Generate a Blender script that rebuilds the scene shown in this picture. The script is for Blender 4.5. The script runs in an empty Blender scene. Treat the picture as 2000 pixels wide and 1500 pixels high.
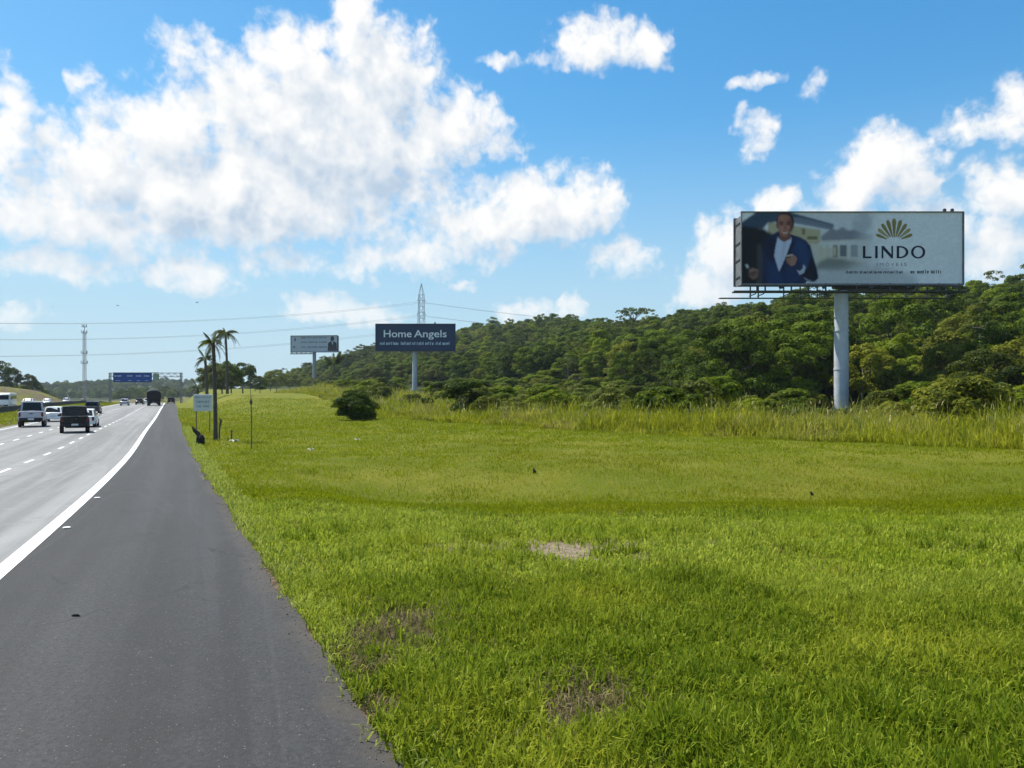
import bpy, bmesh, math, random
import numpy as np
from mathutils import Vector, Matrix
R = math.radians
random.seed(7)
rng = np.random.default_rng(7)

# ------------------------------------------------------------------ camera, sky, sun, exposure
SC = bpy.context.scene
COL = SC.collection
EYE, FPX, HOR = 2.3, 1450.0, 771.0           # eye height, focal length and horizon row (2000 px wide photograph)
cam_d = bpy.data.cameras.new('camera'); cam = bpy.data.objects.new('camera', cam_d); COL.objects.link(cam)
cam.location = (0, 0, EYE); cam.rotation_euler = (R(90), 0, 0)
cam_d.sensor_width = 36; cam_d.lens = 36*FPX/2000; cam_d.shift_y = (HOR-750)/2000
cam_d.clip_start = 0.1; cam_d.clip_end = 20000
SC.camera = cam
SUN_AZ, SUN_EL = R(-58), R(57)               # azimuth from +Y (the view direction), negative = left
sun_dir = Vector((math.sin(SUN_AZ)*math.cos(SUN_EL), math.cos(SUN_AZ)*math.cos(SUN_EL), math.sin(SUN_EL)))
sl = bpy.data.lights.new('sun', 'SUN'); sl.energy = 5.0; sl.angle = R(0.53); sl.color = (1, .95, .86)
so = bpy.data.objects.new('sun', sl); COL.objects.link(so)
so.rotation_euler = (-sun_dir).to_track_quat('-Z', 'Y').to_euler(); so.location = (-60, 30, 120)
SC.view_settings.view_transform = 'Standard'; SC.view_settings.look = 'None'
SC.view_settings.gamma = 1; SC.view_settings.exposure = 0.55; SC.view_settings.use_curve_mapping = False
cy = SC.cycles
cy.use_denoising = True; cy.max_bounces = 6; cy.diffuse_bounces = 3; cy.glossy_bounces = 2
cy.transmission_bounces = 4; cy.volume_bounces = 0; cy.transparent_max_bounces = 6
cy.use_adaptive_sampling = True; cy.adaptive_threshold = 0.02
cy.caustics_reflective = False; cy.caustics_refractive = False

class NT:
    """small helper to write node trees"""
    def __init__(s, tree): s.t = tree; s.n = tree.nodes; s.l = tree.links
    def node(s, typ, **kw):
        n = s.n.new(typ)
        for k, v in kw.items(): setattr(n, k, v)
        return n
    def put(s, sock, v):
        if isinstance(v, bpy.types.NodeSocket): s.l.new(v, sock)
        elif v is not None:
            if hasattr(sock.default_value, '__len__') and not hasattr(v, '__len__'): v = [v]*len(sock.default_value)
            if hasattr(sock.default_value, '__len__') and len(sock.default_value) == 4 and len(v) == 3: v = (*v, 1)
            sock.default_value = v
    def math(s, op, a, b=None, c=None, clamp=False):
        n = s.node('ShaderNodeMath', operation=op, use_clamp=clamp)
        for i, v in enumerate((a, b, c)):
            if v is not None: s.put(n.inputs[i], v)
        return n.outputs[0]
    def vmath(s, op, a, b=None, c=None):
        n = s.node('ShaderNodeVectorMath', operation=op)
        for i, v in enumerate((a, b, c)):
            if v is not None: s.put(n.inputs[i], v)
        return n.outputs['Value'] if op in ('LENGTH', 'DOT_PRODUCT', 'DISTANCE') else n.outputs[0]
    def noise(s, vec, scale, detail=4, rough=.5, dist=0., out=0, dim='3D'):
        n = s.node('ShaderNodeTexNoise', noise_dimensions=dim)
        if vec is not None: s.l.new(vec, n.inputs['Vector'])
        n.inputs['Scale'].default_value = scale; n.inputs['Detail'].default_value = detail
        n.inputs['Roughness'].default_value = rough; n.inputs['Distortion'].default_value = dist
        return n.outputs[out]
    def voro(s, vec, scale, feature='F1', detail=0, out='Distance', smooth=.6, dim='3D'):
        n = s.node('ShaderNodeTexVoronoi', feature=feature, voronoi_dimensions=dim)
        if vec is not None: s.l.new(vec, n.inputs['Vector'])
        n.inputs['Scale'].default_value = scale
        if 'Detail' in n.inputs: n.inputs['Detail'].default_value = detail
        if 'Smoothness' in n.inputs and feature == 'SMOOTH_F1': n.inputs['Smoothness'].default_value = smooth
        return n.outputs[out]
    def ramp(s, fac, lo, hi, a=0., b=1., typ='SMOOTHSTEP'):
        n = s.node('ShaderNodeMapRange', interpolation_type=typ)
        s.put(n.inputs[0], fac); s.put(n.inputs[1], lo); s.put(n.inputs[2], hi); s.put(n.inputs[3], a); s.put(n.inputs[4], b)
        return n.outputs[0]
    def mix(s, fac, a, b, blend='MIX'):
        n = s.node('ShaderNodeMix', data_type='RGBA', blend_type=blend)
        s.put(n.inputs[0], fac); s.put(n.inputs[6], a); s.put(n.inputs[7], b)
        return n.outputs[2]

def px_dir(x, y):
    az = math.atan2(x-1000, FPX)
    return math.degrees(az), math.degrees(math.atan2((HOR-y)*math.cos(az), FPX))

# clouds of the sky: (x, y, rx, ry, strength), surveyed from the photograph and stored as azimuth / elevation
CLOUDS = [(692,45,48,70,1.0),(735,165,115,110,1.15),(585,145,105,85,1.1),(470,165,85,65,1.0),(650,270,240,130,1.35),
 (880,250,105,62,1.0),(965,285,58,28,.75),(335,250,110,80,1.05),(240,320,160,80,1.1),(105,300,140,70,.72),(15,215,42,85,.85),
 (420,380,330,85,1.3),(120,410,210,75,.95),(720,360,190,70,.95),(120,515,120,36,.85),(378,535,78,38,1.0),(240,475,150,42,.72),
 (545,510,75,32,.7),(500,440,120,50,.6),(1060,405,135,66,1.12),(1150,395,66,54,1.0),(940,440,135,56,.85),(830,492,160,40,.72),(700,520,70,30,.62),
 (385,110,70,40,.6),(160,170,26,38,.6),(205,215,40,40,.5),(1175,82,82,44,.95),(1262,95,44,34,.85),(1085,118,60,18,.6),(1480,155,38,13,.55),
 (1590,166,30,22,.55),(1475,256,38,40,.72),(1720,320,78,66,1.2),(1795,355,56,48,1.1),(1650,370,58,46,1.05),(1600,455,110,50,1.1),
 (1510,400,45,30,.9),(1420,500,72,76,1.15),(1380,560,64,50,1.05),(1900,242,95,34,.8),(1992,215,48,52,.9),(1965,375,90,54,1.0),
 (1945,485,85,58,1.0),(1790,445,100,50,.9),(1220,506,62,34,.68),(1035,612,62,26,.85),(1110,600,36,32,.9),(620,600,62,30,.95),
 (722,616,62,22,.8),(900,557,26,12,.7),(35,616,66,18,.75),(816,70,18,26,.55),(778,33,15,17,.55),(985,120,34,14,.5),(925,160,30,12,.45)]

def build_world():
    w = bpy.data.worlds.new('World'); SC.world = w; w.use_nodes = True
    nt = NT(w.node_tree); nt.n.clear()
    g = bpy.data.node_groups.new('cloud_density', 'ShaderNodeTree')
    g.interface.new_socket('P', in_out='INPUT', socket_type='NodeSocketVector')
    g.interface.new_socket('D', in_out='OUTPUT', socket_type='NodeSocketFloat')
    q = NT(g); gi = q.node('NodeGroupInput'); go = q.node('NodeGroupOutput')
    P = gi.outputs[0]
    # slow warp so that the outlines are not ellipses
    w1 = q.vmath('MULTIPLY', q.vmath('SUBTRACT', q.noise(P, .22, 1, .5, out=1, dim='2D'), (.5, .5, .5)), (1.7, 1.3, 0))
    w2 = q.vmath('MULTIPLY', q.vmath('SUBTRACT', q.noise(P, .8, 2, .5, out=1, dim='2D'), (.5, .5, .5)), (1.25, 1.15, 0))
    Pw = q.vmath('ADD', q.vmath('ADD', P, w1), w2)
    acc = None
    for (x, y, rx, ry, s) in CLOUDS:
        a, e = px_dir(x, y); ca = math.cos(R(a))
        ra = math.degrees(rx*1.22/FPX)*ca*ca; re = math.degrees(ry*1.22/FPX)*ca
        v = q.vmath('MULTIPLY_ADD', Pw, (1/ra, 1/re, 0), (-a/ra, -e/re, 0))
        f = q.math('MULTIPLY_ADD', q.vmath('DOT_PRODUCT', v, v), -.85*s, s)
        acc = f if acc is None else q.math('SMOOTH_MAX', acc, f, .25)
    # beyond the frame: the same broken cumulus goes on
    sep = q.node('ShaderNodeSeparateXYZ'); q.l.new(P, sep.inputs[0])
    out = q.math('MAXIMUM', q.ramp(q.math('ABSOLUTE', sep.outputs[0]), 37, 46), q.ramp(sep.outputs[1], 29, 38))
    far = q.math('MULTIPLY', q.ramp(q.noise(P, .075, 3, .5), .47, .68, -.6, 1.15), out)
    far = q.math('SUBTRACT', far, q.math('SUBTRACT', 1, out))
    acc = q.math('MAXIMUM', acc, far)
    acc = q.math('MAXIMUM', acc, -1.0)
    n1 = q.math('SUBTRACT', q.noise(P, .42, 3, .5, .3, dim='2D'), .5)
    n2 = q.math('SUBTRACT', .40, q.voro(Pw, .62, 'F1', 1, dim='2D'))
    d = q.math('MULTIPLY_ADD', n1, 1.15, acc); d = q.math('MULTIPLY_ADD', n2, .42, d)
    q.l.new(d, go.inputs[0])

    tc = nt.node('ShaderNodeTexCoord'); sx = nt.node('ShaderNodeSeparateXYZ'); nt.l.new(tc.outputs['Generated'], sx.inputs[0])
    az = nt.math('MULTIPLY', nt.math('ARCTAN2', sx.outputs[0], sx.outputs[1]), 180/math.pi)
    el = nt.math('MULTIPLY', nt.math('ARCSINE', sx.outputs[2]), 180/math.pi)
    cb = nt.node('ShaderNodeCombineXYZ'); nt.l.new(az, cb.inputs[0]); nt.l.new(el, cb.inputs[1]); cb.inputs[2].default_value = 3.7
    def dens(off):
        n = nt.node('ShaderNodeGroup'); n.node_tree = g
        nt.l.new(nt.vmath('ADD', cb.outputs[0], off) if off else cb.outputs[0], n.inputs[0]); return n.outputs[0]
    d0 = dens(None); d1 = dens((-1.3, 2.1, 0))
    fine = nt.math('SUBTRACT', nt.noise(cb.outputs[0], 1.5, 7, .6, .4, dim='2D'), .5)
    df = nt.math('MULTIPLY_ADD', fine, .66, d0)
    sky = nt.node('ShaderNodeTexSky', sky_type='NISHITA'); sky.sun_disc = False
    sky.sun_elevation = SUN_EL; sky.sun_rotation = SUN_AZ; sky.altitude = 600; sky.air_density = 1.0; sky.dust_density = .55; sky.ozone_density = 2.2
    hs = nt.node('ShaderNodeHueSaturation'); hs.inputs['Saturation'].default_value = 1.34; hs.inputs['Hue'].default_value = .495
    nt.l.new(sky.outputs[0], hs.inputs['Color'])
    skyc = nt.mix(1., hs.outputs[0], (.116, .116, .116), 'MULTIPLY')
    skyc = nt.vmath('DIVIDE', nt.vmath('MULTIPLY', skyc, (1.22, 1.44, 1.60)), nt.vmath('ADD', skyc, (1., 1., 1.)))   # keep the sun's side of the sky from burning out
    skyc = nt.mix(nt.ramp(el, 22, 0, 0, .82), skyc, (.335, .470, .545))                 # pale air low over the horizon
    alpha = nt.ramp(df, -.10, .82)
    lit = nt.math('MULTIPLY_ADD', nt.math('SUBTRACT', d0, d1), .56, .66)            # side towards the sun is bright
    lit = nt.math('SUBTRACT', lit, nt.ramp(d1, .5, 1.8, 0, .36))                     # thick cloud between here and the sun
    lit = nt.math('MULTIPLY_ADD', fine, .16, lit)
    lit = nt.math('ADD', lit, nt.ramp(df, .8, .2, 0, .18), clamp=True)
    cc = nt.mix(lit, (.355, .435, .53), (.70, .695, .685))
    low = nt.ramp(el, 1.5, 13, .6, 1.)                                             # clouds near the horizon are farther off and paler
    alpha = nt.math('MULTIPLY', alpha, low); alpha = nt.math('MULTIPLY', alpha, .985)
    col = nt.mix(alpha, skyc, cc)
    bg = nt.node('ShaderNodeBackground'); nt.l.new(col, bg.inputs[0]); bg.inputs[1].default_value = 1.0
    o = nt.node('ShaderNodeOutputWorld'); nt.l.new(bg.outputs[0], o.inputs[0])
    w.cycles.sampling_method = 'MANUAL'; w.cycles.sample_map_resolution = 512
build_world()

# ------------------------------------------------------------------ the lie of the land
def sm(a, b, x):
    t = np.clip((np.asarray(x, float)-a)/(b-a), 0, 1); return t*t*(3-2*t)
def vnoise(x, y, cell, seed=0):
    """2-D value noise, 0..1"""
    x = np.asarray(x, float)/cell; y = np.asarray(y, float)/cell
    xi = np.floor(x).astype(np.int64); yi = np.floor(y).astype(np.int64); fx = x-xi; fy = y-yi
    fx = fx*fx*(3-2*fx); fy = fy*fy*(3-2*fy)
    def h(a, b):
        n = (a*374761393 + b*668265263 + seed*2246822519) & 0xffffffff
        n = ((n ^ (n >> 13))*1274126177) & 0xffffffff
        return ((n ^ (n >> 16)) & 0xffff)/65535.
    return (h(xi, yi)*(1-fx)+h(xi+1, yi)*fx)*(1-fy)+(h(xi, yi+1)*(1-fx)+h(xi+1, yi+1)*fx)*fy
def fbm(x, y, cell, seed=0, n=3):
    s = 0; a = .5
    for i in range(n): s = s+a*vnoise(x, y, cell/2**i, seed+i); a *= .5
    return s/(1-.5**n)

DX, DY = -.42, .907                       # the road's direction; its right-hand normal is (DY, -DX)
def uv(x, y): return DX*x+DY*y, DY*x-DX*y
def from_uv(u, v): return DX*u+DY*v, DY*u-DX*v
def road_z(y):
    y = np.asarray(y, float)
    return -.32*sm(10, 40, y)*(1-sm(75, 150, y))-.00011*np.clip(y-185, 0, 260)**2
# white edge line and outer edge of the shoulder, as x over y (metres)
def _curve(pts):
    ys = np.array([p[0] for p in pts]); xs = np.array([p[1] for p in pts])
    yy = np.linspace(ys[0], ys[-1], 2400); xx = np.interp(yy, ys, xs)
    k = 25
    for _ in range(2): xx[k:-k] = np.convolve(xx, np.ones(2*k+1)/(2*k+1), 'same')[k:-k]
    return yy, xx
LINE = _curve([(-40,13.6),(0,-2.75),(9.6,-6.63),(12.9,-7.96),(17.0,-9.7),(22.0,-11.95),(28.6,-14.9),(37,-18.8),(53,-26.2),(78,-37.6),(135,-63.7),(200,-93.6),(460,-214)])
EDGE = _curve([(-40,18.8),(0,1.52),(4.57,-.66),(5.52,-1.10),(8.46,-2.57),(13.4,-4.95),(18.8,-7.53),(29,-12.3),(45,-19.7),(85.5,-38.4),(139,-62.7),(200,-90.8),(460,-211)])
def line_x(y): return np.interp(y, *LINE)
def edge_x(y): return np.interp(y, *EDGE)
LANE = 3.3
def road_pt(y, off):
    """point `off` metres left (+) or right (-) of the white edge line; z of the carriageway"""
    e = .5; x = float(line_x(y)); tx = float(line_x(y+e)-line_x(y-e)); l = math.hypot(tx, 2*e)
    nx, ny = -2*e/l, tx/l
    return Vector((x+nx*off, y+ny*off, float(road_z(y))-max(off, 0)*.004))
RIDGE = ([-400,0,117,294,524,700,806,1003,1300,2500],[12,20,23.5,27,37,33,26,14,6,4])
def ground_z(x, y):
    x = np.asarray(x, float); y = np.asarray(y, float); u, v = uv(x, y)
    e = (x-edge_x(y))*.905                                     # metres right of the asphalt
    l = (line_x(y)-x)*.905-3*LANE-.9                           # metres left of the carriageway
    zr = road_z(y)
    z = zr*(1-sm(4, 22, e))*(1-sm(30, 80, l))
    z = z - .03 - .10*(sm(.0, -.5, e))*(sm(.0, -.5, l))
    inside = (e > -.2)
    z = z-.50*np.exp(-((y-20.5-.10*x)/4.2)**2)*sm(1.2, 5, e)*(1-sm(12, 26, x))          # the swale
    z = z+(fbm(x, y, 5., 3)-.5)*.16*sm(.5, 4, e)
    z = z+(2.6*sm(85, 165, u)+3.0*sm(230, 460, u))*sm(2.5, 11, e)
    rg = np.interp(u, *RIDGE); t = np.clip((v-64)/142, 0, 1); t = .5*t+.5*t*t*(3-2*t)
    z = z+rg*t*(1-.35*sm(230, 600, v))+(fbm(x, y, 38, 9)-.5)*5*sm(75, 120, v)
    # bank beyond the opposite carriageway, then low wooded land
    z = z+5.2*sm(22, 36, l)*(1-sm(330, 450, u))*(1-.5*sm(60, 120, l))
    z = z-(4+.0*y)*sm(330, 600, u)*sm(0, -60, v)
    for (cx, cyy, sx, sy, h) in ((-637,1200,120,260,15),(-760,1230,150,260,7),(-980,1150,170,240,11),(-560,1330,95,200,10),(-1400,1000,300,400,16),(-350,1700,260,260,10)):
        z = z+h*np.exp(-((x-cx)/sx)**2-((y-cyy)/sy)**2)
    return z
def gz(x, y): return float(ground_z(np.array([x]), np.array([y]))[0])
def at(px, py, Y): return Vector(((px-1000)/FPX*Y, Y, EYE-(py-HOR)/FPX*Y))

# ------------------------------------------------------------------ objects and materials: helpers
def link(o, parent=None):
    COL.objects.link(o)
    if parent is not None: o.parent = parent
    return o
def tag(o, label=None, cat=None, group=None, kind=None):
    for k, v in (('label', label), ('category', cat), ('group', group), ('kind', kind)):
        if v: o[k] = v
    return o
def thing(name, label, cat, loc=(0, 0, 0), rz=0., group=None):
    o = bpy.data.objects.new(name, None); o.empty_display_size = .5; link(o); o.location = loc; o.rotation_euler = (0, 0, rz)
    return tag(o, label, cat, group)
def copy_tree(o, parent=None):
    c = o.copy(); COL.objects.link(c); c.parent = parent
    for ch in o.children: copy_tree(ch, c)
    return c
def np_mesh(name, verts, quads=None, tris=None, mats=(), smooth=False, mat_idx=None):
    """mesh from numpy arrays"""
    me = bpy.data.meshes.new(name); nv = len(verts)
    nq = 0 if quads is None else len(quads); nt_ = 0 if tris is None else len(tris)
    me.vertices.add(nv); me.vertices.foreach_set('co', np.asarray(verts, np.float32).ravel())
    idx = []; starts = []; tot = []; p = 0
    if nq: idx.append(np.asarray(quads, np.int32).ravel()); starts.append(np.arange(nq)*4); tot.append(np.full(nq, 4)); p = nq*4
    if nt_: idx.append(np.asarray(tris, np.int32).ravel()); starts.append(p+np.arange(nt_)*3); tot.append(np.full(nt_, 3))
    idx = np.concatenate(idx); me.loops.add(len(idx)); me.loops.foreach_set('vertex_index', idx)
    me.polygons.add(nq+nt_); me.polygons.foreach_set('loop_start', np.concatenate(starts).astype(np.int32))
    me.polygons.foreach_set('loop_total', np.concatenate(tot).astype(np.int32))
    if smooth: me.polygons.foreach_set('use_smooth', np.ones(nq+nt_, bool))
    for m in mats: me.materials.append(m)
    if mat_idx is not None: me.polygons.foreach_set('material_index', np.asarray(mat_idx, np.int32))
    me.update(calc_edges=True); me.validate()
    return me
class MB:
    """collects simple shapes; build() links them as one mesh object"""
    def __init__(s): s.v = []; s.f = []
    def add(s, verts, faces):
        b = len(s.v); s.v += [tuple(p) for p in verts]; s.f += [tuple(b+i for i in f) for f in faces]; return s
    def box(s, c, d, rot=None):
        hx, hy, hz = d[0]/2, d[1]/2, d[2]/2
        p = [Vector((a*hx, b*hy, e*hz)) for a in (-1, 1) for b in (-1, 1) for e in (-1, 1)]
        if rot is not None: p = [rot @ q for q in p]
        c = Vector(c)
        return s.add([c+q for q in p], [(0,1,3,2),(4,6,7,5),(0,4,5,1),(2,3,7,6),(0,2,6,4),(1,5,7,3)])
    def cbox(s, c, d, b=.03):
        """box with chamfered vertical and top edges"""
        hx, hy, hz = d[0]/2, d[1]/2, d[2]/2; b = min(b, hx*.8, hy*.8, hz*.8); rings = []
        for z, k in ((-hz, b), (-hz+b, 0), (hz-b, 0), (hz, b)):
            x, y = hx-k, hy-k; cb = b
            rings.append([(x-cb,-y,z),(x,-y+cb,z),(x,y-cb,z),(x-cb,y,z),(-x+cb,y,z),(-x,y-cb,z),(-x,-y+cb,z),(-x+cb,-y,z)])
        return s.loft([[Vector(c)+Vector(p) for p in r] for r in rings])
    def loft(s, rings, cap=True, close=True):
        n = len(rings[0]); v = [p for r in rings for p in r]; f = []
        for i in range(len(rings)-1):
            for j in range(n if close else n-1):
                k = (j+1) % n; f.append((i*n+j, i*n+k, (i+1)*n+k, (i+1)*n+j))
        if cap: f.append(tuple(reversed(range(n)))); f.append(tuple((len(rings)-1)*n+j for j in range(n)))
        return s.add(v, f)
    def tube(s, pts, r, n=8, cap=True):
        pts = [Vector(p) for p in pts]; rr = r if hasattr(r, '__len__') else [r]*len(pts); rings = []
        for i, p in enumerate(pts):
            t = (pts[min(i+1, len(pts)-1)]-pts[max(i-1, 0)]).normalized()
            a = t.cross(Vector((0, 0, 1))) if abs(t.z) < .95 else t.cross(Vector((1, 0, 0)))
            a.normalize(); b = t.cross(a)
            rings.append([p+(a*math.cos(2*math.pi*k/n)+b*math.sin(2*math.pi*k/n))*rr[i] for k in range(n)])
        return s.loft(rings, cap)
    def poly(s, pts): return s.add(pts, [tuple(range(len(pts)))])
    def mesh(s, name, m, smooth=False):
        me = bpy.data.meshes.new(name); me.from_pydata(s.v, [], s.f); me.materials.append(m)
        bm = bmesh.new(); bm.from_mesh(me); bmesh.ops.recalc_face_normals(bm, faces=bm.faces); bm.to_mesh(me); bm.free()
        if smooth:
            for p in me.polygons: p.use_smooth = True
            me.set_sharp_from_angle(angle=R(38))
        return me
    def build(s, name, m, parent=None, smooth=False, loc=None):
        o = bpy.data.objects.new(name, s.mesh(name, m, smooth)); link(o, parent)
        if loc is not None: o.location = loc
        return o

MATS = {}
def mat(name, col, rough=.6, metal=0., var=.12, scale=3., bump=0., spec=.4, dirt=None):
    """painted / solid surface with uneven tone, fine relief and optional dirt"""
    if name in MATS: return MATS[name]
    m = bpy.data.materials.new(name); m.use_nodes = True; q = NT(m.node_tree); b = q.n['Principled BSDF']
    tc = q.node('ShaderNodeTexCoord').outputs['Object']
    n = q.noise(tc, scale, 6, .6)
    c = q.mix(q.ramp(n, .3, .7), tuple(v*(1-var) for v in col), tuple(min(1, v*(1+var)) for v in col))
    if dirt:
        mp = q.node('ShaderNodeMapping'); q.l.new(tc, mp.inputs[0]); mp.inputs['Scale'].default_value = (2., 2., .25)
        c = q.mix(q.math('MULTIPLY', q.ramp(q.noise(mp.outputs[0], 1.6, 6, .65), .52, .75), .55), c, dirt)
    q.l.new(c, b.inputs['Base Color']); b.inputs['Metallic'].default_value = metal; b.inputs['Specular IOR Level'].default_value = spec
    q.l.new(q.ramp(n, .2, .8, rough*.85, min(1, rough*1.15)), b.inputs['Roughness'])
    if bump:
        bp = q.node('ShaderNodeBump'); bp.inputs['Strength'].default_value = bump; bp.inputs['Distance'].default_value = .02
        q.l.new(q.noise(tc, scale*8, 5, .6), bp.inputs['Height']); q.l.new(bp.outputs[0], b.inputs['Normal'])
    MATS[name] = m; return m
def leaf_mat(name, dark, light, trans=.35, patch=.12, tint=None, tint_amt=.35, tint_scale=.05, rough=.55):
    """leaves or blades: every piece a little different, some light passing through"""
    if name in MATS: return MATS[name]
    m = bpy.data.materials.new(name); m.use_nodes = True; q = NT(m.node_tree); b = q.n['Principled BSDF']
    geo = q.node('ShaderNodeNewGeometry'); oi = q.node('ShaderNodeObjectInfo')
    f = q.math('ADD', q.math('MULTIPLY', geo.outputs['Random Per Island'], .55), q.math('MULTIPLY', q.noise(geo.outputs['Position'], patch, 4, .6), .75))
    f = q.math('ADD', f, q.math('MULTIPLY', q.math('SUBTRACT', oi.outputs['Random'], .5), .6))
    c = q.mix(q.ramp(f, .25, 1.05), dark, light)
    if tint: c = q.mix(q.math('MULTIPLY', q.ramp(q.noise(geo.outputs['Position'], tint_scale, 3, .5), .45, .68), tint_amt), c, tint)
    q.l.new(c, b.inputs['Base Color']); b.inputs['Roughness'].default_value = rough; b.inputs['Specular IOR Level'].default_value = .06
    tr = q.node('ShaderNodeBsdfTranslucent'); q.l.new(q.mix(.35, c, (.30, .36, .02)), tr.inputs[0])
    mx = q.node('ShaderNodeMixShader'); mx.inputs[0].default_value = trans
    q.l.new(b.outputs[0], mx.inputs[1]); q.l.new(tr.outputs[0], mx.inputs[2]); q.l.new(mx.outputs[0], q.n['Material Output'].inputs[0])
    MATS[name] = m; return m

# ------------------------------------------------------------------ ground, road
BARE = [(1110,1068,1.25,.75,1.),(780,1235,.46,.85,1.1),(742,1296,.24,.32,1.3),(1160,1365,.40,.66,1.05),(706,1292,.2,.3,1.2),(735,1385,.18,.32,1.2),(1090,1062,2.0,.6,.6)]   # worn spots (picture x, y; radii in m)
BARE_W = []
for (px_, py_, a_, b_, s_) in BARE:
    Y_ = EYE*FPX/(py_-HOR); BARE_W.append(((px_-1000)/FPX*Y_, Y_, a_, b_, s_))
def bare(x, y):
    r = np.zeros_like(np.asarray(x, float))
    wob = (fbm(x, y, .30, 21)-.5)*1.7
    for (cx, c2, a, b, s) in BARE_W: r = np.maximum(r, s*(1-sm(.55, 1.15, np.sqrt(((x-cx)/a)**2+((y-c2)/b)**2)+wob)))
    return np.clip(r, 0, 1)

def ground_material():
    m = bpy.data.materials.new('meadow_soil'); m.use_nodes = True; q = NT(m.node_tree); b = q.n['Principled BSDF']
    pos = q.node('ShaderNodeNewGeometry').outputs['Position']
    n1 = q.noise(pos, .16, 5, .6); n2 = q.noise(pos, 1.7, 6, .65); n3 = q.noise(pos, 14., 4, .7)
    c = q.mix(q.ramp(n1, .35, .66), (.105, .130, .006), (.165, .165, .016))
    c = q.mix(q.math('MULTIPLY', q.ramp(n2, .45, .75), .55), c, (.19, .165, .026))
    c = q.mix(q.math('MULTIPLY', q.ramp(n3, .5, .8), .6), c, (.05, .075, .008))
    soil = q.mix(q.ramp(q.noise(pos, 9, 5, .7), .35, .7), (.060, .043, .028), (.20, .155, .105))
    at_ = q.node('ShaderNodeAttribute', attribute_name='bare')
    c = q.mix(at_.outputs['Fac'], c, soil)
    sa = q.node('ShaderNodeAttribute', attribute_name='sand')
    c = q.mix(sa.outputs['Fac'], c, q.mix(q.ramp(q.noise(pos, 12, 5, .7), .35, .7), (.17, .13, .085), (.32, .26, .18)))
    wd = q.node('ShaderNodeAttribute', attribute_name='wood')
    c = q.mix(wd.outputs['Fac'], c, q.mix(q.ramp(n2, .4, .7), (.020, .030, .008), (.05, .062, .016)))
    q.l.new(c, b.inputs['Base Color']); b.inputs['Roughness'].default_value = .9; b.inputs['Specular IOR Level'].default_value = .1
    bp = q.node('ShaderNodeBump'); bp.inputs['Strength'].default_value = .8; bp.inputs['Distance'].default_value = .08
    q.l.new(q.math('ADD', q.noise(pos, 6, 5, .7), n3), bp.inputs['Height']); q.l.new(bp.outputs[0], b.inputs['Normal'])
    return m
def build_ground():
    th = np.concatenate([np.linspace(-60, 60, 521), np.linspace(60, 300, 121)[1:-1]])*math.pi/180
    rr = np.concatenate([[0.3], np.geomspace(1.0, 3.2, 12), np.geomspace(3.2, 2550, 250)[1:]])
    T, RR = np.meshgrid(th, rr); X = RR*np.sin(T); Y = RR*np.cos(T); Z = ground_z(X, Y)
    nt_, nr = len(th), len(rr); v = np.stack([X, Y, Z], -1).reshape(-1, 3)
    i = np.arange(nr-1)[:, None]*nt_; j = np.arange(nt_)[None]; k = (j+1) % nt_
    quads = np.stack([i+j, i+nt_+j, i+nt_+k, i+k], -1).reshape(-1, 4)
    quads = quads[:, ::-1]
    tris = np.stack([np.zeros(nt_, int)+len(v), (np.arange(nt_)+1) % nt_, np.arange(nt_)], -1)
    v = np.vstack([v, [[0, 0, gz(0, 0)]]])
    me = np_mesh('ground', v, quads, tris, [ground_material()], True)
    me.attributes.new('bare', 'FLOAT', 'POINT').data.foreach_set('value', np.maximum(bare(v[:, 0], v[:, 1]), (1-sm(.02, .13, (v[:, 0]-edge_x(v[:, 1]))*.905))*sm(.35, .6, fbm(v[:, 0], v[:, 1], .8, 71))).astype(np.float32))
    me.attributes.new('sand', 'FLOAT', 'POINT').data.foreach_set('value', (bare(v[:, 0], v[:, 1])*(v[:, 1] > 9.5)).astype(np.float32))
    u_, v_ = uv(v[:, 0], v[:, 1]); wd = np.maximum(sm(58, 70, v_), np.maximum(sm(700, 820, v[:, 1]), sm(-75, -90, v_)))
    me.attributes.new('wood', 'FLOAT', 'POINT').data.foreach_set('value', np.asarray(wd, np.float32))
    tag(link(bpy.data.objects.new('ground', me)), kind='structure')
build_ground()

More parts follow.
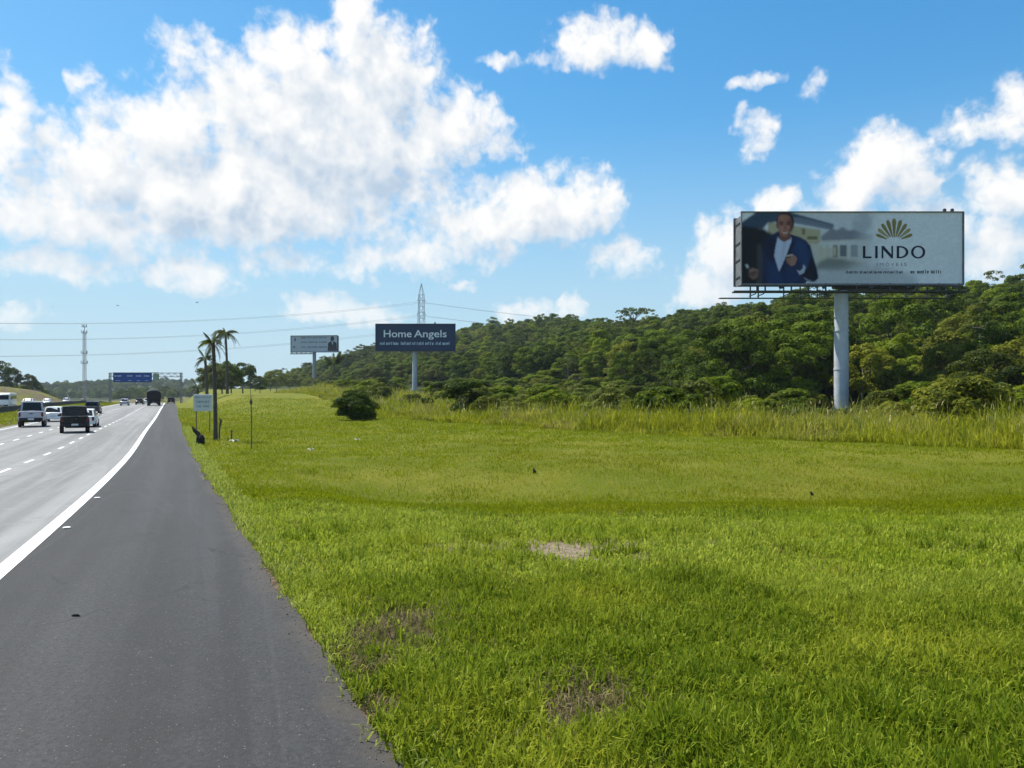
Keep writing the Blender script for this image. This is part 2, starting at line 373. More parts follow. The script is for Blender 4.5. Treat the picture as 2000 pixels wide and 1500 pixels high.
def asphalt(name, base, vary, speck, streak, edge_dirt=False):
    m = bpy.data.materials.new(name); m.use_nodes = True; q = NT(m.node_tree); b = q.n['Principled BSDF']
    uvn = q.node('ShaderNodeUVMap', uv_map='UVMap').outputs[0]; pos = q.node('ShaderNodeNewGeometry').outputs['Position']
    mp = q.node('ShaderNodeMapping'); q.l.new(uvn, mp.inputs[0]); mp.inputs['Scale'].default_value = (1., .012, 1.)
    st = q.noise(mp.outputs[0], 1.1, 5, .6)
    mp2 = q.node('ShaderNodeMapping'); q.l.new(uvn, mp2.inputs[0]); mp2.inputs['Scale'].default_value = (1., .10, 1.)
    pat = q.noise(mp2.outputs[0], .9, 5, .65, .4)
    c = q.mix(q.ramp(st, .38, .62), tuple(v*(1-streak) for v in base), tuple(v*(1+streak) for v in base))
    c = q.mix(q.ramp(pat, .35, .7), c, q.mix(1., c, tuple(1+vary*k for k in (1, 1, .97)), 'MULTIPLY'))
    c = q.mix(q.math('MULTIPLY', q.ramp(q.noise(pos, 2.6, 6, .7), .50, .72), .45), c, tuple(v*1.5 for v in base))
    c = q.mix(q.math('MULTIPLY', q.ramp(q.noise(pos, .7, 5, .65), .56, .70), .35), c, tuple(v*.55 for v in base))
    fine = q.voro(pos, 85., 'F1', 0); f2 = q.noise(pos, 24, 6, .8)
    c = q.mix(q.math('MULTIPLY', q.ramp(f2, .36, .72), speck), c, tuple(v*.45 for v in base))
    c = q.mix(q.math('MULTIPLY', q.ramp(q.noise(pos, 60, 2, .5), .68, .76), speck*.9), c, (.22, .215, .20))
    # faint pale tyre scuffs that wander along the lane
    sc = q.math('ABSOLUTE', q.math('SUBTRACT', q.noise(mp2.outputs[0], .42, 2, .4, .8), .5))
    c = q.mix(q.math('MULTIPLY', q.ramp(sc, .012, .002), .16), c, tuple(min(1, v*1.9) for v in base))
    if edge_dirt:
        wv = q.vmath('ADD', pos, q.vmath('MULTIPLY', q.noise(pos, .9, 3, .6, out=1), (1.2, 1.2, 0)))
        cr = q.math('MULTIPLY', q.ramp(q.voro(wv, .42, 'DISTANCE_TO_EDGE'), .012, .003), q.ramp(q.noise(pos, .35, 2, .5), .52, .62))
        c = q.mix(q.math('MULTIPLY', cr, .8), c, (.010, .010, .010))
        ac = q.node('ShaderNodeAttribute', attribute_name='across').outputs['Fac']
        dm = q.ramp(q.math('ADD', ac, q.math('MULTIPLY', q.math('SUBTRACT', q.noise(pos, 3.2, 6, .7), .5), .22)), .90, 1.0)
        c = q.mix(q.math('MULTIPLY', dm, .75), c, q.mix(q.noise(pos, 22, 4, .7), (.030, .024, .018), (.085, .072, .055)))
    q.l.new(c, b.inputs['Base Color']); b.inputs['Roughness'].default_value = .8; b.inputs['Specular IOR Level'].default_value = .35
    bp = q.node('ShaderNodeBump'); bp.inputs['Strength'].default_value = .35; bp.inputs['Distance'].default_value = .006
    q.l.new(fine, bp.inputs['Height']); q.l.new(bp.outputs[0], b.inputs['Normal'])
    return m
def strip(name, left, right, m, ys, dz=0., kind='structure', parent=None, n=2, jag=0.):
    """ribbon along the road; left/right(y) -> Vector"""
    v = []; f = []; uvs = []
    for i, y in enumerate(ys):
        a, b = left(y), right(y)
        for k in range(n):
            t = k/(n-1); p = a.lerp(b, t); p.z += dz
            v.append(p); uvs.append(((b-a).length*t+ (0 if left is None else 0), y/.905))
    for i in range(len(ys)-1):
        for k in range(n-1): f.append((i*n+k, i*n+k+1, (i+1)*n+k+1, (i+1)*n+k))
    me = bpy.data.meshes.new(name); me.from_pydata(v, [], f); me.materials.append(m)
    ul = me.uv_layers.new(name='UVMap'); vi = np.zeros(len(me.loops), np.int32); me.loops.foreach_get('vertex_index', vi)
    ul.data.foreach_set('uv', np.array(uvs, np.float32)[vi].ravel())
    me.attributes.new('across', 'FLOAT', 'POINT').data.foreach_set('value', np.tile(np.linspace(0, 1, n), len(ys)).astype(np.float32))
    for p in me.polygons: p.use_smooth = True
    o = link(bpy.data.objects.new(name, me), parent)
    if kind and parent is None: o['kind'] = kind
    return o
YS = list(np.concatenate([np.arange(-38, 60, 1.), np.arange(60, 452, 3.)]))
lane_m = asphalt('carriageway_asphalt', (.175, .175, .170), .22, .35, .20)
sh_m = asphalt('shoulder_asphalt', (.030, .030, .0305), .42, .95, .24, True)
paint = mat('road_paint', (.80, .80, .78), .55, var=.10, scale=9, dirt=(.34, .33, .32))
carr = strip('carriageway', lambda y: road_pt(y, 3*LANE+.9), lambda y: road_pt(y, .0), lane_m, YS, 0, n=6)
def edge_pt(y):
    jag = float((fbm(np.array([y*1.]), np.array([3.]), 1.3, 5)[0]-.5)*.40+(vnoise(np.array([y]), np.array([9.]), .35, 8)[0]-.5)*.14)
    return Vector((float(edge_x(y))+jag, y, float(road_z(y))-.012))
YS2 = list(np.concatenate([np.arange(-38, 3, 1.), np.arange(3, 30, .12), np.arange(30, 80, .5), np.arange(80, 452, 3.)]))
shd = strip('road_shoulder', lambda y: road_pt(y, .0), edge_pt, sh_m, YS2, .0, n=4)
strip('edge_line', lambda y: road_pt(y, .10), lambda y: road_pt(y, -.12), paint, YS, .006)
strip('median_line', lambda y: road_pt(y, 3*LANE+.22), lambda y: road_pt(y, 3*LANE+.10), paint, YS, .006)
for ln in (1, 2):
    y = 4.0
    while y < 200:
        a = [y+.8*k for k in range(3)]
        strip('lane_dash', lambda t: road_pt(t, ln*LANE+.06), lambda t: road_pt(t, ln*LANE-.06), paint, a, .006)
        y += 4.6*.905
# opposite carriageway
OPP = 3*LANE+.9+10.2
strip('opposite_carriageway', lambda y: road_pt(y, OPP+11.5), lambda y: road_pt(y, OPP), lane_m, YS, .02, n=5)

# ------------------------------------------------------------------ trees
def rand_unit(n, g):
    v = g.normal(size=(n, 3)); return v/np.linalg.norm(v, axis=1)[:, None]
def leaf_quads(c, nrm, size, g, aspect=.62, fold=.0):
    """diamond-shaped leaf sprays: centre, facing, size -> verts, quads"""
    n = len(c); r = rand_unit(n, g); t = np.cross(nrm, r); t /= np.linalg.norm(t, axis=1)[:, None]+1e-9
    b = np.cross(nrm, t); s = size[:, None]
    v = np.stack([c-t*s, c-b*s*aspect+nrm*s*.12, c+t*s, c+b*s*aspect+nrm*s*.12], 1).reshape(-1, 3)
    return v, np.arange(n*4).reshape(-1, 4)
def crown_mesh(name, h, rx, base, lobes, per, lsize, m, seed, flat=1., lobe_r=(.2, .36), droop=0., top_bias=.0):
    """foliage spread over many lobes; open gaps between them"""
    g = np.random.default_rng(seed); ch = h-base; cc = []; nn = []; ss = []
    ph = g.random(lobes)*2*math.pi; tt = g.random(lobes)**(.75-top_bias)
    for k in range(lobes):
        z = tt[k]; prof = math.sqrt(max(0, 1-(2*z-1)**2*.92))*(1-.18*z)
        rad = rx*prof*(.35+.65*math.sqrt(g.random()))
        lc = np.array([math.cos(ph[k])*rad, math.sin(ph[k])*rad, base+ch*(.06+.88*z)*1.])
        lr = rx*g.uniform(*lobe_r)*(1.1-.35*z)
        n = int(per*g.uniform(.7, 1.3)*(lr/(rx*.28))**2)
        d = rand_unit(n, g); d[:, 2] = np.where(d[:, 2] < -.45, -d[:, 2], d[:, 2])
        rr = lr*(.55+.5*g.random(n)**.6)
        p = lc+d*rr[:, None]*np.array([1.12, 1.12, .78*flat])
        nr = d+rand_unit(n, g)*.55; nr[:, 2] += .25-droop; nr /= np.linalg.norm(nr, axis=1)[:, None]
        cc.append(p); nn.append(nr); ss.append(lsize*g.uniform(.55, 1.35, n))
    v, q = leaf_quads(np.vstack(cc), np.vstack(nn), np.concatenate(ss), g)
    return np_mesh(name, v, q, None, [m])
def trunk_mesh(h, base, rx, m, seed, r0=.16, limbs=6, lean=.06):
    g = random.Random(seed); b = MB(); top = base+(h-base)*.62
    pts = [Vector((lean*h*(t**1.5)*g.uniform(.6, 1.2), math.sin(t*4+seed)*.05*h*t, -.3+(top+.3)*t)) for t in (0, .12, .35, .6, .82, 1.)]
    b.tube(pts, [r0*1.45, r0*1.05, r0*.85, r0*.65, r0*.42, r0*.12], 7)
    for k in range(limbs):
        t = g.uniform(.42, .95); i = min(int(t*5), 4); s = pts[i].lerp(pts[i+1], t*5-i); a = k*2.4+g.random()
        e = s+Vector((math.cos(a)*rx*g.uniform(.45, .75), math.sin(a)*rx*g.uniform(.45, .75), (h-base)*g.uniform(.10, .32)))
        mid = s.lerp(e, .5)+Vector((0, 0, -.06*h)); b.tube([s, mid, e], [r0*.42, r0*.28, r0*.08], 5)
    return b.mesh('trunk', m, True)
bark = mat('bark', (.085, .068, .05), .9, var=.35, scale=5, bump=.6)
pale_bark = mat('pale_bark', (.20, .18, .15), .9, var=.3, scale=4, bump=.4)
LM = dict(
 deep=leaf_mat('leaves_deep_green', (0.011, 0.030, 0.002), (0.123, 0.186, 0.010), .30),
 mid=leaf_mat('leaves_mid_green', (0.018, 0.044, 0.002), (0.181, 0.239, 0.012), .34),
 olive=leaf_mat('leaves_olive', (0.028, 0.041, 0.003), (0.217, 0.225, 0.020), .34),
 fresh=leaf_mat('leaves_fresh_green', (0.028, 0.060, 0.002), (0.239, 0.297, 0.013), .38),
 grey=leaf_mat('leaves_grey_green', (0.025, 0.041, 0.007), (0.174, 0.194, 0.032), .30))
# kind: h, crown radius, crown base, lobes, leaves per lobe, leaf size, material, label words
TREES = [
 (7.2, 3.3, 1.0, 40, 300, .135, 'mid',   dict(), 'mid green round-crowned tree', 1.0),
 (8.4, 3.6, 1.2, 44, 300, .14, 'deep',  dict(lobe_r=(.2, .32)), 'dark green dense tree', .8),
 (6.0, 3.2, .6,  36, 300, .13, 'olive', dict(), 'olive green low spreading tree', .9),
 (7.8, 2.9, 1.2, 38, 300, .13, 'fresh', dict(lobe_r=(.22, .38)), 'yellow-green upright tree', .7),
 (6.6, 3.7, .8, 42, 280, .14, 'grey',  dict(flat=.85), 'grey-green broad tree', .5),
 (5.2, 2.6, .2,  32, 280, .125, 'olive', dict(lobe_r=(.24, .4)), 'small olive bushy tree', .8),
 (9.6, 3.0, 3.6, 22, 170, .13, 'grey', dict(lobe_r=(.16, .28)), 'tall thin-crowned tree', .35),
 (5.6, 3.9, 1.6, 34, 240, .13, 'fresh', dict(flat=.6, lobe_r=(.16, .26)), 'low flat-crowned bright green tree', .5)]
TM = []
for i, (h, rx, ba, lo, per, ls, mk, kw, lab, w_) in enumerate(TREES):
    TM.append((crown_mesh('crown', h, rx, ba, lo, per, ls, LM[mk], 100+i, **kw), trunk_mesh(h, ba, rx, bark if i in (1, 3, 5) else pale_bark, 40+i)))
def hides(x, y, r, h):
    """would a plant of this radius and height here stand before one of the billboard poles?"""
    z = gz(x, y)+h
    for (bx, by, low) in ((39.02, 88, 795), (-32.76, 250, 764), (-109.1, 410, 758)):
        if y < by+1.5 and abs(x/y*by-bx) < (r+1.2)*by/y*1.0 and HOR-(z-EYE)/y*FPX < low: return True
    return False
def place_tree(k, x, y, s, rz, name, label, group=None, cat='tree', sz=1., dz=-.1):
    t = thing(name, label, cat, (x, y, gz(x, y)+dz), rz, group); sz *= .85+.35*((x*7.31+y*3.17) % 1.); t.scale = (s, s*(.85+.3*((x*3.7+y) % 1.)), s*sz)
    c = link(bpy.data.objects.new('crown', TM[k][0]), t); link(bpy.data.objects.new('trunk', TM[k][1]), t)
    return t
# poisson-like scatter over the wooded hillside
def scatter(u0, u1, v0, v1, step, seed, jit=.42):
    g = np.random.default_rng(seed); uu, vv = np.meshgrid(np.arange(u0, u1, step), np.arange(v0, v1, step)); uu = uu+(np.arange(uu.shape[0]) % 2)[:, None]*step*.5
    uu = uu+g.uniform(-jit, jit, uu.shape)*step; vv = vv+g.uniform(-jit, jit, vv.shape)*step
    x, y = from_uv(uu.ravel(), vv.ravel()); return x, y
fx, fy = scatter(-40, 1120, 69, 232, 5.0, 5)
ax = np.degrees(np.arctan2(fx, fy)); dist = np.hypot(fx, fy)
keep = (fy > 20) & (ax > -28) & (ax < 44) & (np.hypot(fx-39, fy-88) > 4.5)
fu, fv = uv(fx, fy)
far_keep = rng.random(len(fx)) < np.where(dist > 420, .45, 1.)
keep &= far_keep
fx, fy, ax, dist, fu, fv = [a[keep] for a in (fx, fy, ax, dist, fu, fv)]
wts = np.array([t[9] for t in TREES]); wts = wts/wts.sum()
kind = rng.choice(len(TREES), len(fx), p=wts)
# neighbouring trees tend to be of a kind
pn = fbm(fx, fy, 26, 31); kind = np.where(pn > .62, 1, np.where(pn < .36, 2, kind)); kind = np.where(rng.random(len(fx)) < .3, rng.integers(0, len(TREES), len(fx)), kind)
scl = rng.uniform(.58, 1.34, len(fx))*(.78+.22*sm(66, 90, fv))
clear = np.array([not hides(float(a), float(b_), 2.6*c_, 6.0*c_) for a, b_, c_ in zip(fx, fy, scl)])
edge_in = fv > np.interp(fu, [0, 90, 140, 900], [69, 70, 84, 84])
clear &= edge_in
fx, fy, ax, dist, fu, fv, kind, scl = [a[clear] for a in (fx, fy, ax, dist, fu, fv, kind, scl)]
order = np.argsort(dist-(ax > 36.5)*-1000); near = order[:255]; rest = order[255:]
GW = 'trees of the wooded hillside'
def where(x, y, v):
    a = math.degrees(math.atan2(x, y)); d = ' at the foot of the slope' if v < 80 else ' low on the slope' if v < 95 else ' halfway upslope' if v < 118 else ' high upslope'
    return d+(' between blue and largest billboards' if a < 15 else ' behind the largest billboard' if a < 31 else ' beyond the largest billboard')
for i in near:
    k = int(kind[i]); place_tree(k, float(fx[i]), float(fy[i]), float(scl[i]), random.random()*6.28, 'forest_tree',
        TREES[k][8]+where(fx[i], fy[i], fv[i]), GW)
def instancer(name, x, y, z, s, rz, idx, srcs, sz=None):
    """one object that repeats given crowns over many points (geometry nodes)"""
    me = bpy.data.meshes.new(name); me.vertices.add(len(x)); me.vertices.foreach_set('co', np.stack([x, y, z], -1).astype(np.float32).ravel())
    for nm, ty, ar in (('s', 'FLOAT', s), ('rz', 'FLOAT', rz)): me.attributes.new(nm, ty, 'POINT').data.foreach_set('value', np.asarray(ar, np.float32))
    me.attributes.new('k', 'INT', 'POINT').data.foreach_set('value', np.asarray(idx, np.int32))
    o = link(bpy.data.objects.new(name, me)); o['kind'] = 'stuff'
    g = bpy.data.node_groups.new(name, 'GeometryNodeTree')
    g.interface.new_socket('Geometry', in_out='INPUT', socket_type='NodeSocketGeometry'); g.interface.new_socket('Geometry', in_out='OUTPUT', socket_type='NodeSocketGeometry')
    N = g.nodes; L = g.links; gi = N.new('NodeGroupInput'); go = N.new('NodeGroupOutput')
    join = N.new('GeometryNodeJoinGeometry')
    for sob in reversed(srcs):
        oi = N.new('GeometryNodeObjectInfo'); oi.inputs['Object'].default_value = sob; oi.inputs['As Instance'].default_value = True; oi.transform_space = 'ORIGINAL'
        L.new(oi.outputs['Geometry'], join.inputs[0])
    def attr(nm, ty):
        a = N.new('GeometryNodeInputNamedAttribute'); a.data_type = ty; a.inputs['Name'].default_value = nm; return a.outputs['Attribute']
    cx = N.new('ShaderNodeCombineXYZ'); L.new(attr('rz', 'FLOAT'), cx.inputs[2])
    er = N.new('FunctionNodeEulerToRotation'); L.new(cx.outputs[0], er.inputs[0])
    ip = N.new('GeometryNodeInstanceOnPoints'); ip.inputs['Pick Instance'].default_value = True
    L.new(gi.outputs[0], ip.inputs['Points']); L.new(join.outputs[0], ip.inputs['Instance'])
    L.new(attr('k', 'INT'), ip.inputs['Instance Index']); L.new(er.outputs[0], ip.inputs['Rotation']); L.new(attr('s', 'FLOAT'), ip.inputs['Scale'])
    L.new(ip.outputs[0], go.inputs[0])
    md = o.modifiers.new('repeat', 'NODES'); md.node_group = g
    return o
first = {}
for o in bpy.data.objects:
    if o.name.startswith('crown') and o.parent: first.setdefault(o.data.name, o)
SRC = [first[t[0].name] for t in TM]
o = instancer('hillside_wood', fx[rest], fy[rest], ground_z(fx[rest], fy[rest])-.2, scl[rest]*np.where(dist[rest] > 420, 1.35, 1.), rng.random(len(rest))*6.28, kind[rest], SRC)
tag(o, 'unbroken green tree canopy covering the upper and far slopes of the hill', 'wood')
# far wooded hills beyond the road
g2 = np.random.default_rng(77)
hx = g2.uniform(-1500, 100, 9000); hy = g2.uniform(620, 1650, 9000); hu, hv = uv(hx, hy)
ok = (np.degrees(np.arctan2(hx, hy)) > -44) & (hv < 40) & (np.abs(hv+8) > 0) & (ground_z(hx, hy) > -3.2)
hx, hy = hx[ok], hy[ok]
o = instancer('distant_wood', hx, hy, ground_z(hx, hy)-.8, g2.uniform(.8, 1.4, len(hx)), g2.random(len(hx))*6.28, g2.choice([0, 1, 1, 2, 4], len(hx)), SRC)
tag(o, 'hazy dark wood on the low hills where the highway disappears', 'wood')

# larger shady trees close behind the big billboard's pole
for i, (px, Y, s, k) in enumerate([(1405,97,1.3,1),(1452,93,1.15,1),(1500,99,1.4,1),(1545,94,1.2,1),(1588,99,1.35,1),(1475,108,1.5,0),(1560,110,1.55,1),(1610,104,1.4,1),(1350,104,1.2,0)]):
    x = (px-1000)/FPX*Y; place_tree(k, x, Y, s, i*1.7, 'large_tree', 'large dark shady tree with low boughs close behind the thick pale pole', 'shady trees behind the big billboard')
# spreading flat-topped tree on the ridge
umb = crown_mesh('crown', 8.5, 5.6, 6.2, 26, 90, .26, LM['deep'], 333, flat=.6, lobe_r=(.16, .26))
p = at(1236, 640, 330); t = thing('umbrella_tree', 'flat-topped spreading tree standing clear against the sky on the ridge', 'tree', (p.x, p.y, gz(p.x, p.y)))
t.scale = (1.35,)*3; t.location.z = EYE+(HOR-602)/FPX*330-8.6*1.35
link(bpy.data.objects.new('crown', umb), t)
b = MB(); b.tube([(0, 0, -7), (.1, 0, 2), (.3, .1, 4.6)], [.3, .24, .2], 8)
for k in range(7):
    a = k*.9; b.tube([(.3, .1, 4.4), (.3+1.6*math.cos(a), .1+1.6*math.sin(a), 6.1), (3.9*math.cos(a), 3.9*math.sin(a), 7.2)], [.15, .09, .04], 5)
b.build('trunk', bark, t, True)

# scrub between the rough grass and the wood
SHR = [crown_mesh('foliage', 2.6, 1.7, .0, 30, 230, .09, LM['olive'], 501, lobe_r=(.26, .42)),
       crown_mesh('foliage', 3.2, 1.5, .0, 30, 230, .09, LM['mid'], 502, lobe_r=(.26, .42)),
       crown_mesh('foliage', 2.2, 1.9, .0, 30, 230, .09, LM['fresh'], 503, lobe_r=(.24, .4)),
       crown_mesh('foliage', 2.9, 1.6, .0, 30, 230, .09, LM['grey'], 504, lobe_r=(.24, .4))]
SLAB = ['olive green scrub bush between rough grass and wood', 'mid green upright scrub bush between rough grass and wood', 'low yellow-green scrub bush between rough grass and wood', 'grey-green scrub bush between rough grass and wood']
stem_m = MB().tube([(0, 0, -.2), (.1, 0, .6), (.3, .1, 1.5)], [.05, .04, .02], 5).tube([(0, 0, .1), (-.3, .2, .8), (-.5, .2, 1.6)], [.04, .03, .015], 5).mesh('stem', bark)
sx_, sy_ = scatter(-6, 330, 0, 85, 4.9, 55, .48); su, sv = uv(sx_, sy_)
def rough_v(u): return np.interp(u, [0, 19, 25, 31, 38, 58, 75, 110, 160, 240, 400], [33, 32, 30.3, 27.8, 24.5, 22, 20.5, 24, 26, 30, 34])
lo_v = np.interp(su, [0, 30, 45, 60, 90, 140, 200], [17, 14, 7, 4.5, 5, 5, 4])
ok = (sv > rough_v(su)+lo_v) & (np.degrees(np.arctan2(sx_, sy_)) < 38) & (sy_ > 20) & (sv < np.interp(su, [0, 90, 140, 900], [68, 70, 84, 84])) & (np.hypot(sx_-39, sy_-88) > 6) & (np.hypot(sx_+32.8, sy_-250) > 6)
sidx = np.nonzero(ok)[0]; sidx = sidx[np.argsort(np.hypot(sx_[sidx], sy_[sidx]))][:295]
for i in sidx:
    k = int(rng.integers(0, 4)); x, y = float(sx_[i]), float(sy_[i]); s = float(rng.uniform(.65, 1.3))
    if hides(x, y, 2.*s, 2.9*s): continue
    u_, v_ = uv(x, y); lb = SLAB[k]+(', before the largest billboard' if u_ < 70 else ', halfway to the blue billboard' if u_ < 150 else ', near the blue billboard' if u_ < 250 else ', near the grey billboard')
    t = thing('scrub_bush', lb, 'bush', (x, y, gz(x, y)-.1), random.random()*6.28, 'scrub bushes'); t.scale = (s*1.15, s*1.15, s)
    link(bpy.data.objects.new('foliage', SHR[k]), t); link(bpy.data.objects.new('stem', stem_m), t)
# the lone bush on the mown grass
Y = 71.; x = (692-1000)/FPX*Y
t = thing('round_bush', 'lone dense round bush standing on the mown grass', 'bush', (x, Y, gz(x, Y)-.05))
for (h_, r_, bs, lo, mk, sd, dx_, dy_) in ((2.6, 1.75, .0, 30, 'deep', 601, .15, 0), (3.05, 1.35, .9, 22, 'mid', 602, .05, .2), (2.2, 1.0, .5, 14, 'fresh', 603, -1.15, -.1), (2.1, 1.0, .2, 14, 'mid', 604, 1.05, .3)):
    o = link(bpy.data.objects.new('foliage', crown_mesh('foliage', h_, r_, bs, lo, 330, .085, LM[mk], sd, lobe_r=(.2, .46))), t); o.location = (dx_, dy_, 0)
b = MB()
for k in range(9):
    a = k*.7; b.tube([(0, 0, -.2), (.5*math.cos(a), .5*math.sin(a), .9), (1.2*math.cos(a), 1.2*math.sin(a), 2.0)], [.07, .05, .015], 5)
b.build('stem', bark, t)
# trees along the verge and on the far bank
def single(k, px, py, Y, hpx, label, name='verge_tree', group=None, wide=1., zbase=None):
    p = at(px, py, Y); s = hpx/FPX*Y/TREES[k][0]
    t = place_tree(k, p.x, p.y, s, px*.37, name, label, group); t.scale = (s*wide, s*wide, s)
    if zbase: t.location.z = p.z
    return t
GV = 'trees on the rise behind the palms'
for (k, px, Y, hp, wd) in [(2,418,205,62,1.0),(0,452,200,66,.95),(0,474,215,62,1.),(2,434,190,50,1.1),(1,508,260,34,1.),(4,540,300,44,1.),(1,528,330,38,1.),(4,566,340,34,1.3),(1,590,360,32,1.3),(4,640,340,32,1.3),(1,680,330,36,1.2),(0,705,310,42,1.2),(2,725,300,46,1.2),(1,498,320,30,1.2),(4,610,300,28,1.4)]:
    single(k, px, 766, Y, hp, TREES[k][8]+' on the rise behind the palms', 'verge_tree', GV+', '+TREES[k][8], wd)
GB = 'trees on the grassy bank beyond the opposite carriageway'
for (k, px, Y, hp, wd) in [(1,-70,290,56,1.),(1,-30,295,64,1.),(1,2,300,62,.8),(4,24,305,50,.6),(4,56,310,40,.7),(4,70,320,34,.6),(2,42,318,22,1.2),(1,85,330,20,1.2),(2,12,320,30,1.2),(1,100,345,18,1.3),(4,-50,310,50,1.2),(1,60,345,16,1.6),(2,112,350,14,1.5)]:
    single(k, px, 750, Y, hp, TREES[k][8]+' on the grassy bank across the highway', 'bank_tree', GB+', '+TREES[k][8], wd)

# ------------------------------------------------------------------ palms
frond_m = leaf_mat('palm_frond', (.018, .030, .006), (.062, .078, .018), .25)
dead_m = mat('dead_frond', (.10, .075, .045), .9, var=.3, scale=4)
def frond_mesh(L, droop, up, leaf, m, n=22, seed=0, spread=1.):
    """rachis with two rows of hanging leaflets; grows along +x"""
    g = random.Random(seed); v = []; f = []; pts = []
    for i in range(n+1):
        t = i/n; pts.append(Vector((L*t*(1-.18*t*droop), 0, L*(up*t-droop*t*t))))
    for i in range(n):
        a, b = pts[i], pts[i+1]; w = .035*(1-i/n)+.008; k = len(v)
        v += [a+Vector((0, -w, 0)), a+Vector((0, w, 0)), b+Vector((0, w*.9, 0)), b+Vector((0, -w*.9, 0))]; f.append((k, k+1, k+2, k+3))
        t = i/n
        if t < .12: continue
        ll = leaf*(math.sin(math.pi*min(1, .15+t*.85))**.7)*g.uniform(.8, 1.15)
        for s in (-1, 1):
            d = Vector((.55, s*.75*spread, -.55-g.random()*.35)).normalized(); o = (b-a).normalized()*.075*L/3
            k = len(v); mid = a+d*ll*.5+Vector((0, 0, .03)); tip = a+d*ll+Vector((0, 0, -.16*ll))
            v += [a-o, a+o, mid+o*.9, tip, mid-o*.9]; f += [(k, k+1, k+2, k+4), (k+4, k+2, k+3)]
    me = bpy.data.meshes.new('frond'); me.from_pydata(v, [], f); me.materials.append(m); return me
FR = [frond_mesh(2.6, .75, .55, .62, frond_m, seed=1), frond_mesh(2.5, 1.0, .35, .6, frond_m, seed=2), frond_mesh(2.3, .35, .75, .55, frond_m, seed=3), frond_mesh(1.9, 1.2, -.1, .5, dead_m, seed=4)]
palm_bark = mat('palm_trunk', (.075, .066, .052), .9, var=.3, scale=7, bump=.5)
def palm(x, y, h, r, label, fr=1., n=13, lean=(0, 0), seed=0, name='palm_tree', dead=3, only_up=False, z=None, trunk=True, sparse=False):
    g = random.Random(seed); t = thing(name, label, 'palm', (x, y, (gz(x, y) if z is None else z)), 0)
    top = Vector((lean[0], lean[1], h))
    if trunk:
        b = MB(); pts = []; rr = []
        for i in range(15):
            k = i/14; pts.append(Vector((lean[0]*k*k, lean[1]*k*k, -.3+(h+.3)*k))); rr.append(r*(1.25-.2*min(1, k*6)-.25*k)*(1+.05*(i % 2)))
        b.tube(pts, rr, 10); b.build('trunk', palm_bark, t, True)
    for k in range(n):
        j = g.choice((2, 2, 0)) if only_up else (3 if k < dead else g.choice((0, 0, 1, 2)))
        o = link(bpy.data.objects.new('frond', FR[j]), t); o.location = top+Vector((0, 0, g.uniform(-.12, .1)))
        a = k*2.399+g.uniform(-.3, .3); tilt = g.uniform(-.35, .25)
        if j == 2: tilt -= .35
        if only_up: tilt = -g.uniform(.15, .75)
        o.rotation_euler = Matrix.Rotation(a, 3, 'Z').to_4x4().to_3x3().to_euler() if False else (0, 0, 0)
        o.rotation_mode = 'QUATERNION'; o.rotation_quaternion = (Matrix.Rotation(a, 3, 'Z') @ Matrix.Rotation(tilt, 3, 'Y') @ Matrix.Rotation(g.uniform(-.5, .5), 3, 'X')).to_quaternion()
        s = fr*g.uniform(.8, 1.15); o.scale = (s, s, s)
    return t
palm(-17.25, 43.2, 5.7, .115, 'tall slim palm on the verge right beside the small pale sign', .42, 16, (-.14, 0), 3, dead=5)
p = at(444, 762, 140); palm(p.x, p.y, 11.2, .23, 'tallest palm, its bare trunk rising from the rough grass up the rise', 1.15, 18, (-.35, 0), 5, z=p.z-.4, dead=6)
p = at(404, 768, 150); palm(p.x, p.y, 7.4, .30, 'shorter palm with drooping crown between the two tall palms and the road', 1.15, 18, (-.35, 0), 8, z=p.z-.4, dead=5)
p = at(386, 769, 155); palm(p.x, p.y, 1.9, .26, 'stunted young palm on the verge behind the small pale sign', .85, 11, (0, 0), 9, z=p.z-.5, dead=4)
p = at(653, 716, 250); palm(p.x, p.y, 1.5, .3, 'wide stemless palm with upright fronds below the grey billboard', 2.3, 15, (0, 0), 12, z=p.z-1., dead=0, only_up=True, name='stemless_palm')

# ------------------------------------------------------------------ grass
def blades(x, y, L, W, lean, g, segs=2, z0=None, droop=.5):
    """upright tapering blades, bent over in random directions"""
    n = len(x); z = ground_z(x, y) if z0 is None else z0
    a = g.random(n)*2*math.pi; b = g.random(n)*2*math.pi
    side = np.stack([np.cos(a), np.sin(a), np.zeros(n)], -1)*(W/2)[:, None]
    d = np.stack([np.cos(b), np.sin(b), np.zeros(n)], -1)
    base = np.stack([x, y, z-.01], -1); up = np.array([0, 0, 1.])
    ln = lean[:, None]; LL = L[:, None]
    if segs == 1:
        tip = base+(up*np.sqrt(np.clip(1-ln**2, .05, 1))+d*ln)*LL
        v = np.stack([base-side, base+side, tip], 1).reshape(-1, 3); return v, None, np.arange(n*3).reshape(-1, 3)
    mid = base+(up*np.sqrt(np.clip(1-(ln*.6)**2, .05, 1))+d*ln*.6)*LL*.55
    t = np.clip(ln*(1+droop), 0, .98)
    tip = mid+(up*np.sqrt(1-t**2)*np.where(g.random((n, 1)) < .25, -.25, 1)+d*t)*LL*.5
    v = np.stack([base-side, base+side, mid+side*.85, mid-side*.85, tip], 1).reshape(-1, 3)
    k = np.arange(n)[:, None]*5
    return v, k+np.array([[0, 1, 2, 3]]), k+np.array([[3, 2, 4]])
def merge(parts):
    V = []; Q = []; T = []; o = 0
    for v, q, t in parts:
        V.append(v)
        if q is not None: Q.append(q+o)
        if t is not None: T.append(t+o)
        o += len(v)
    return np.vstack(V), (np.vstack(Q) if Q else None), (np.vstack(T) if T else None)
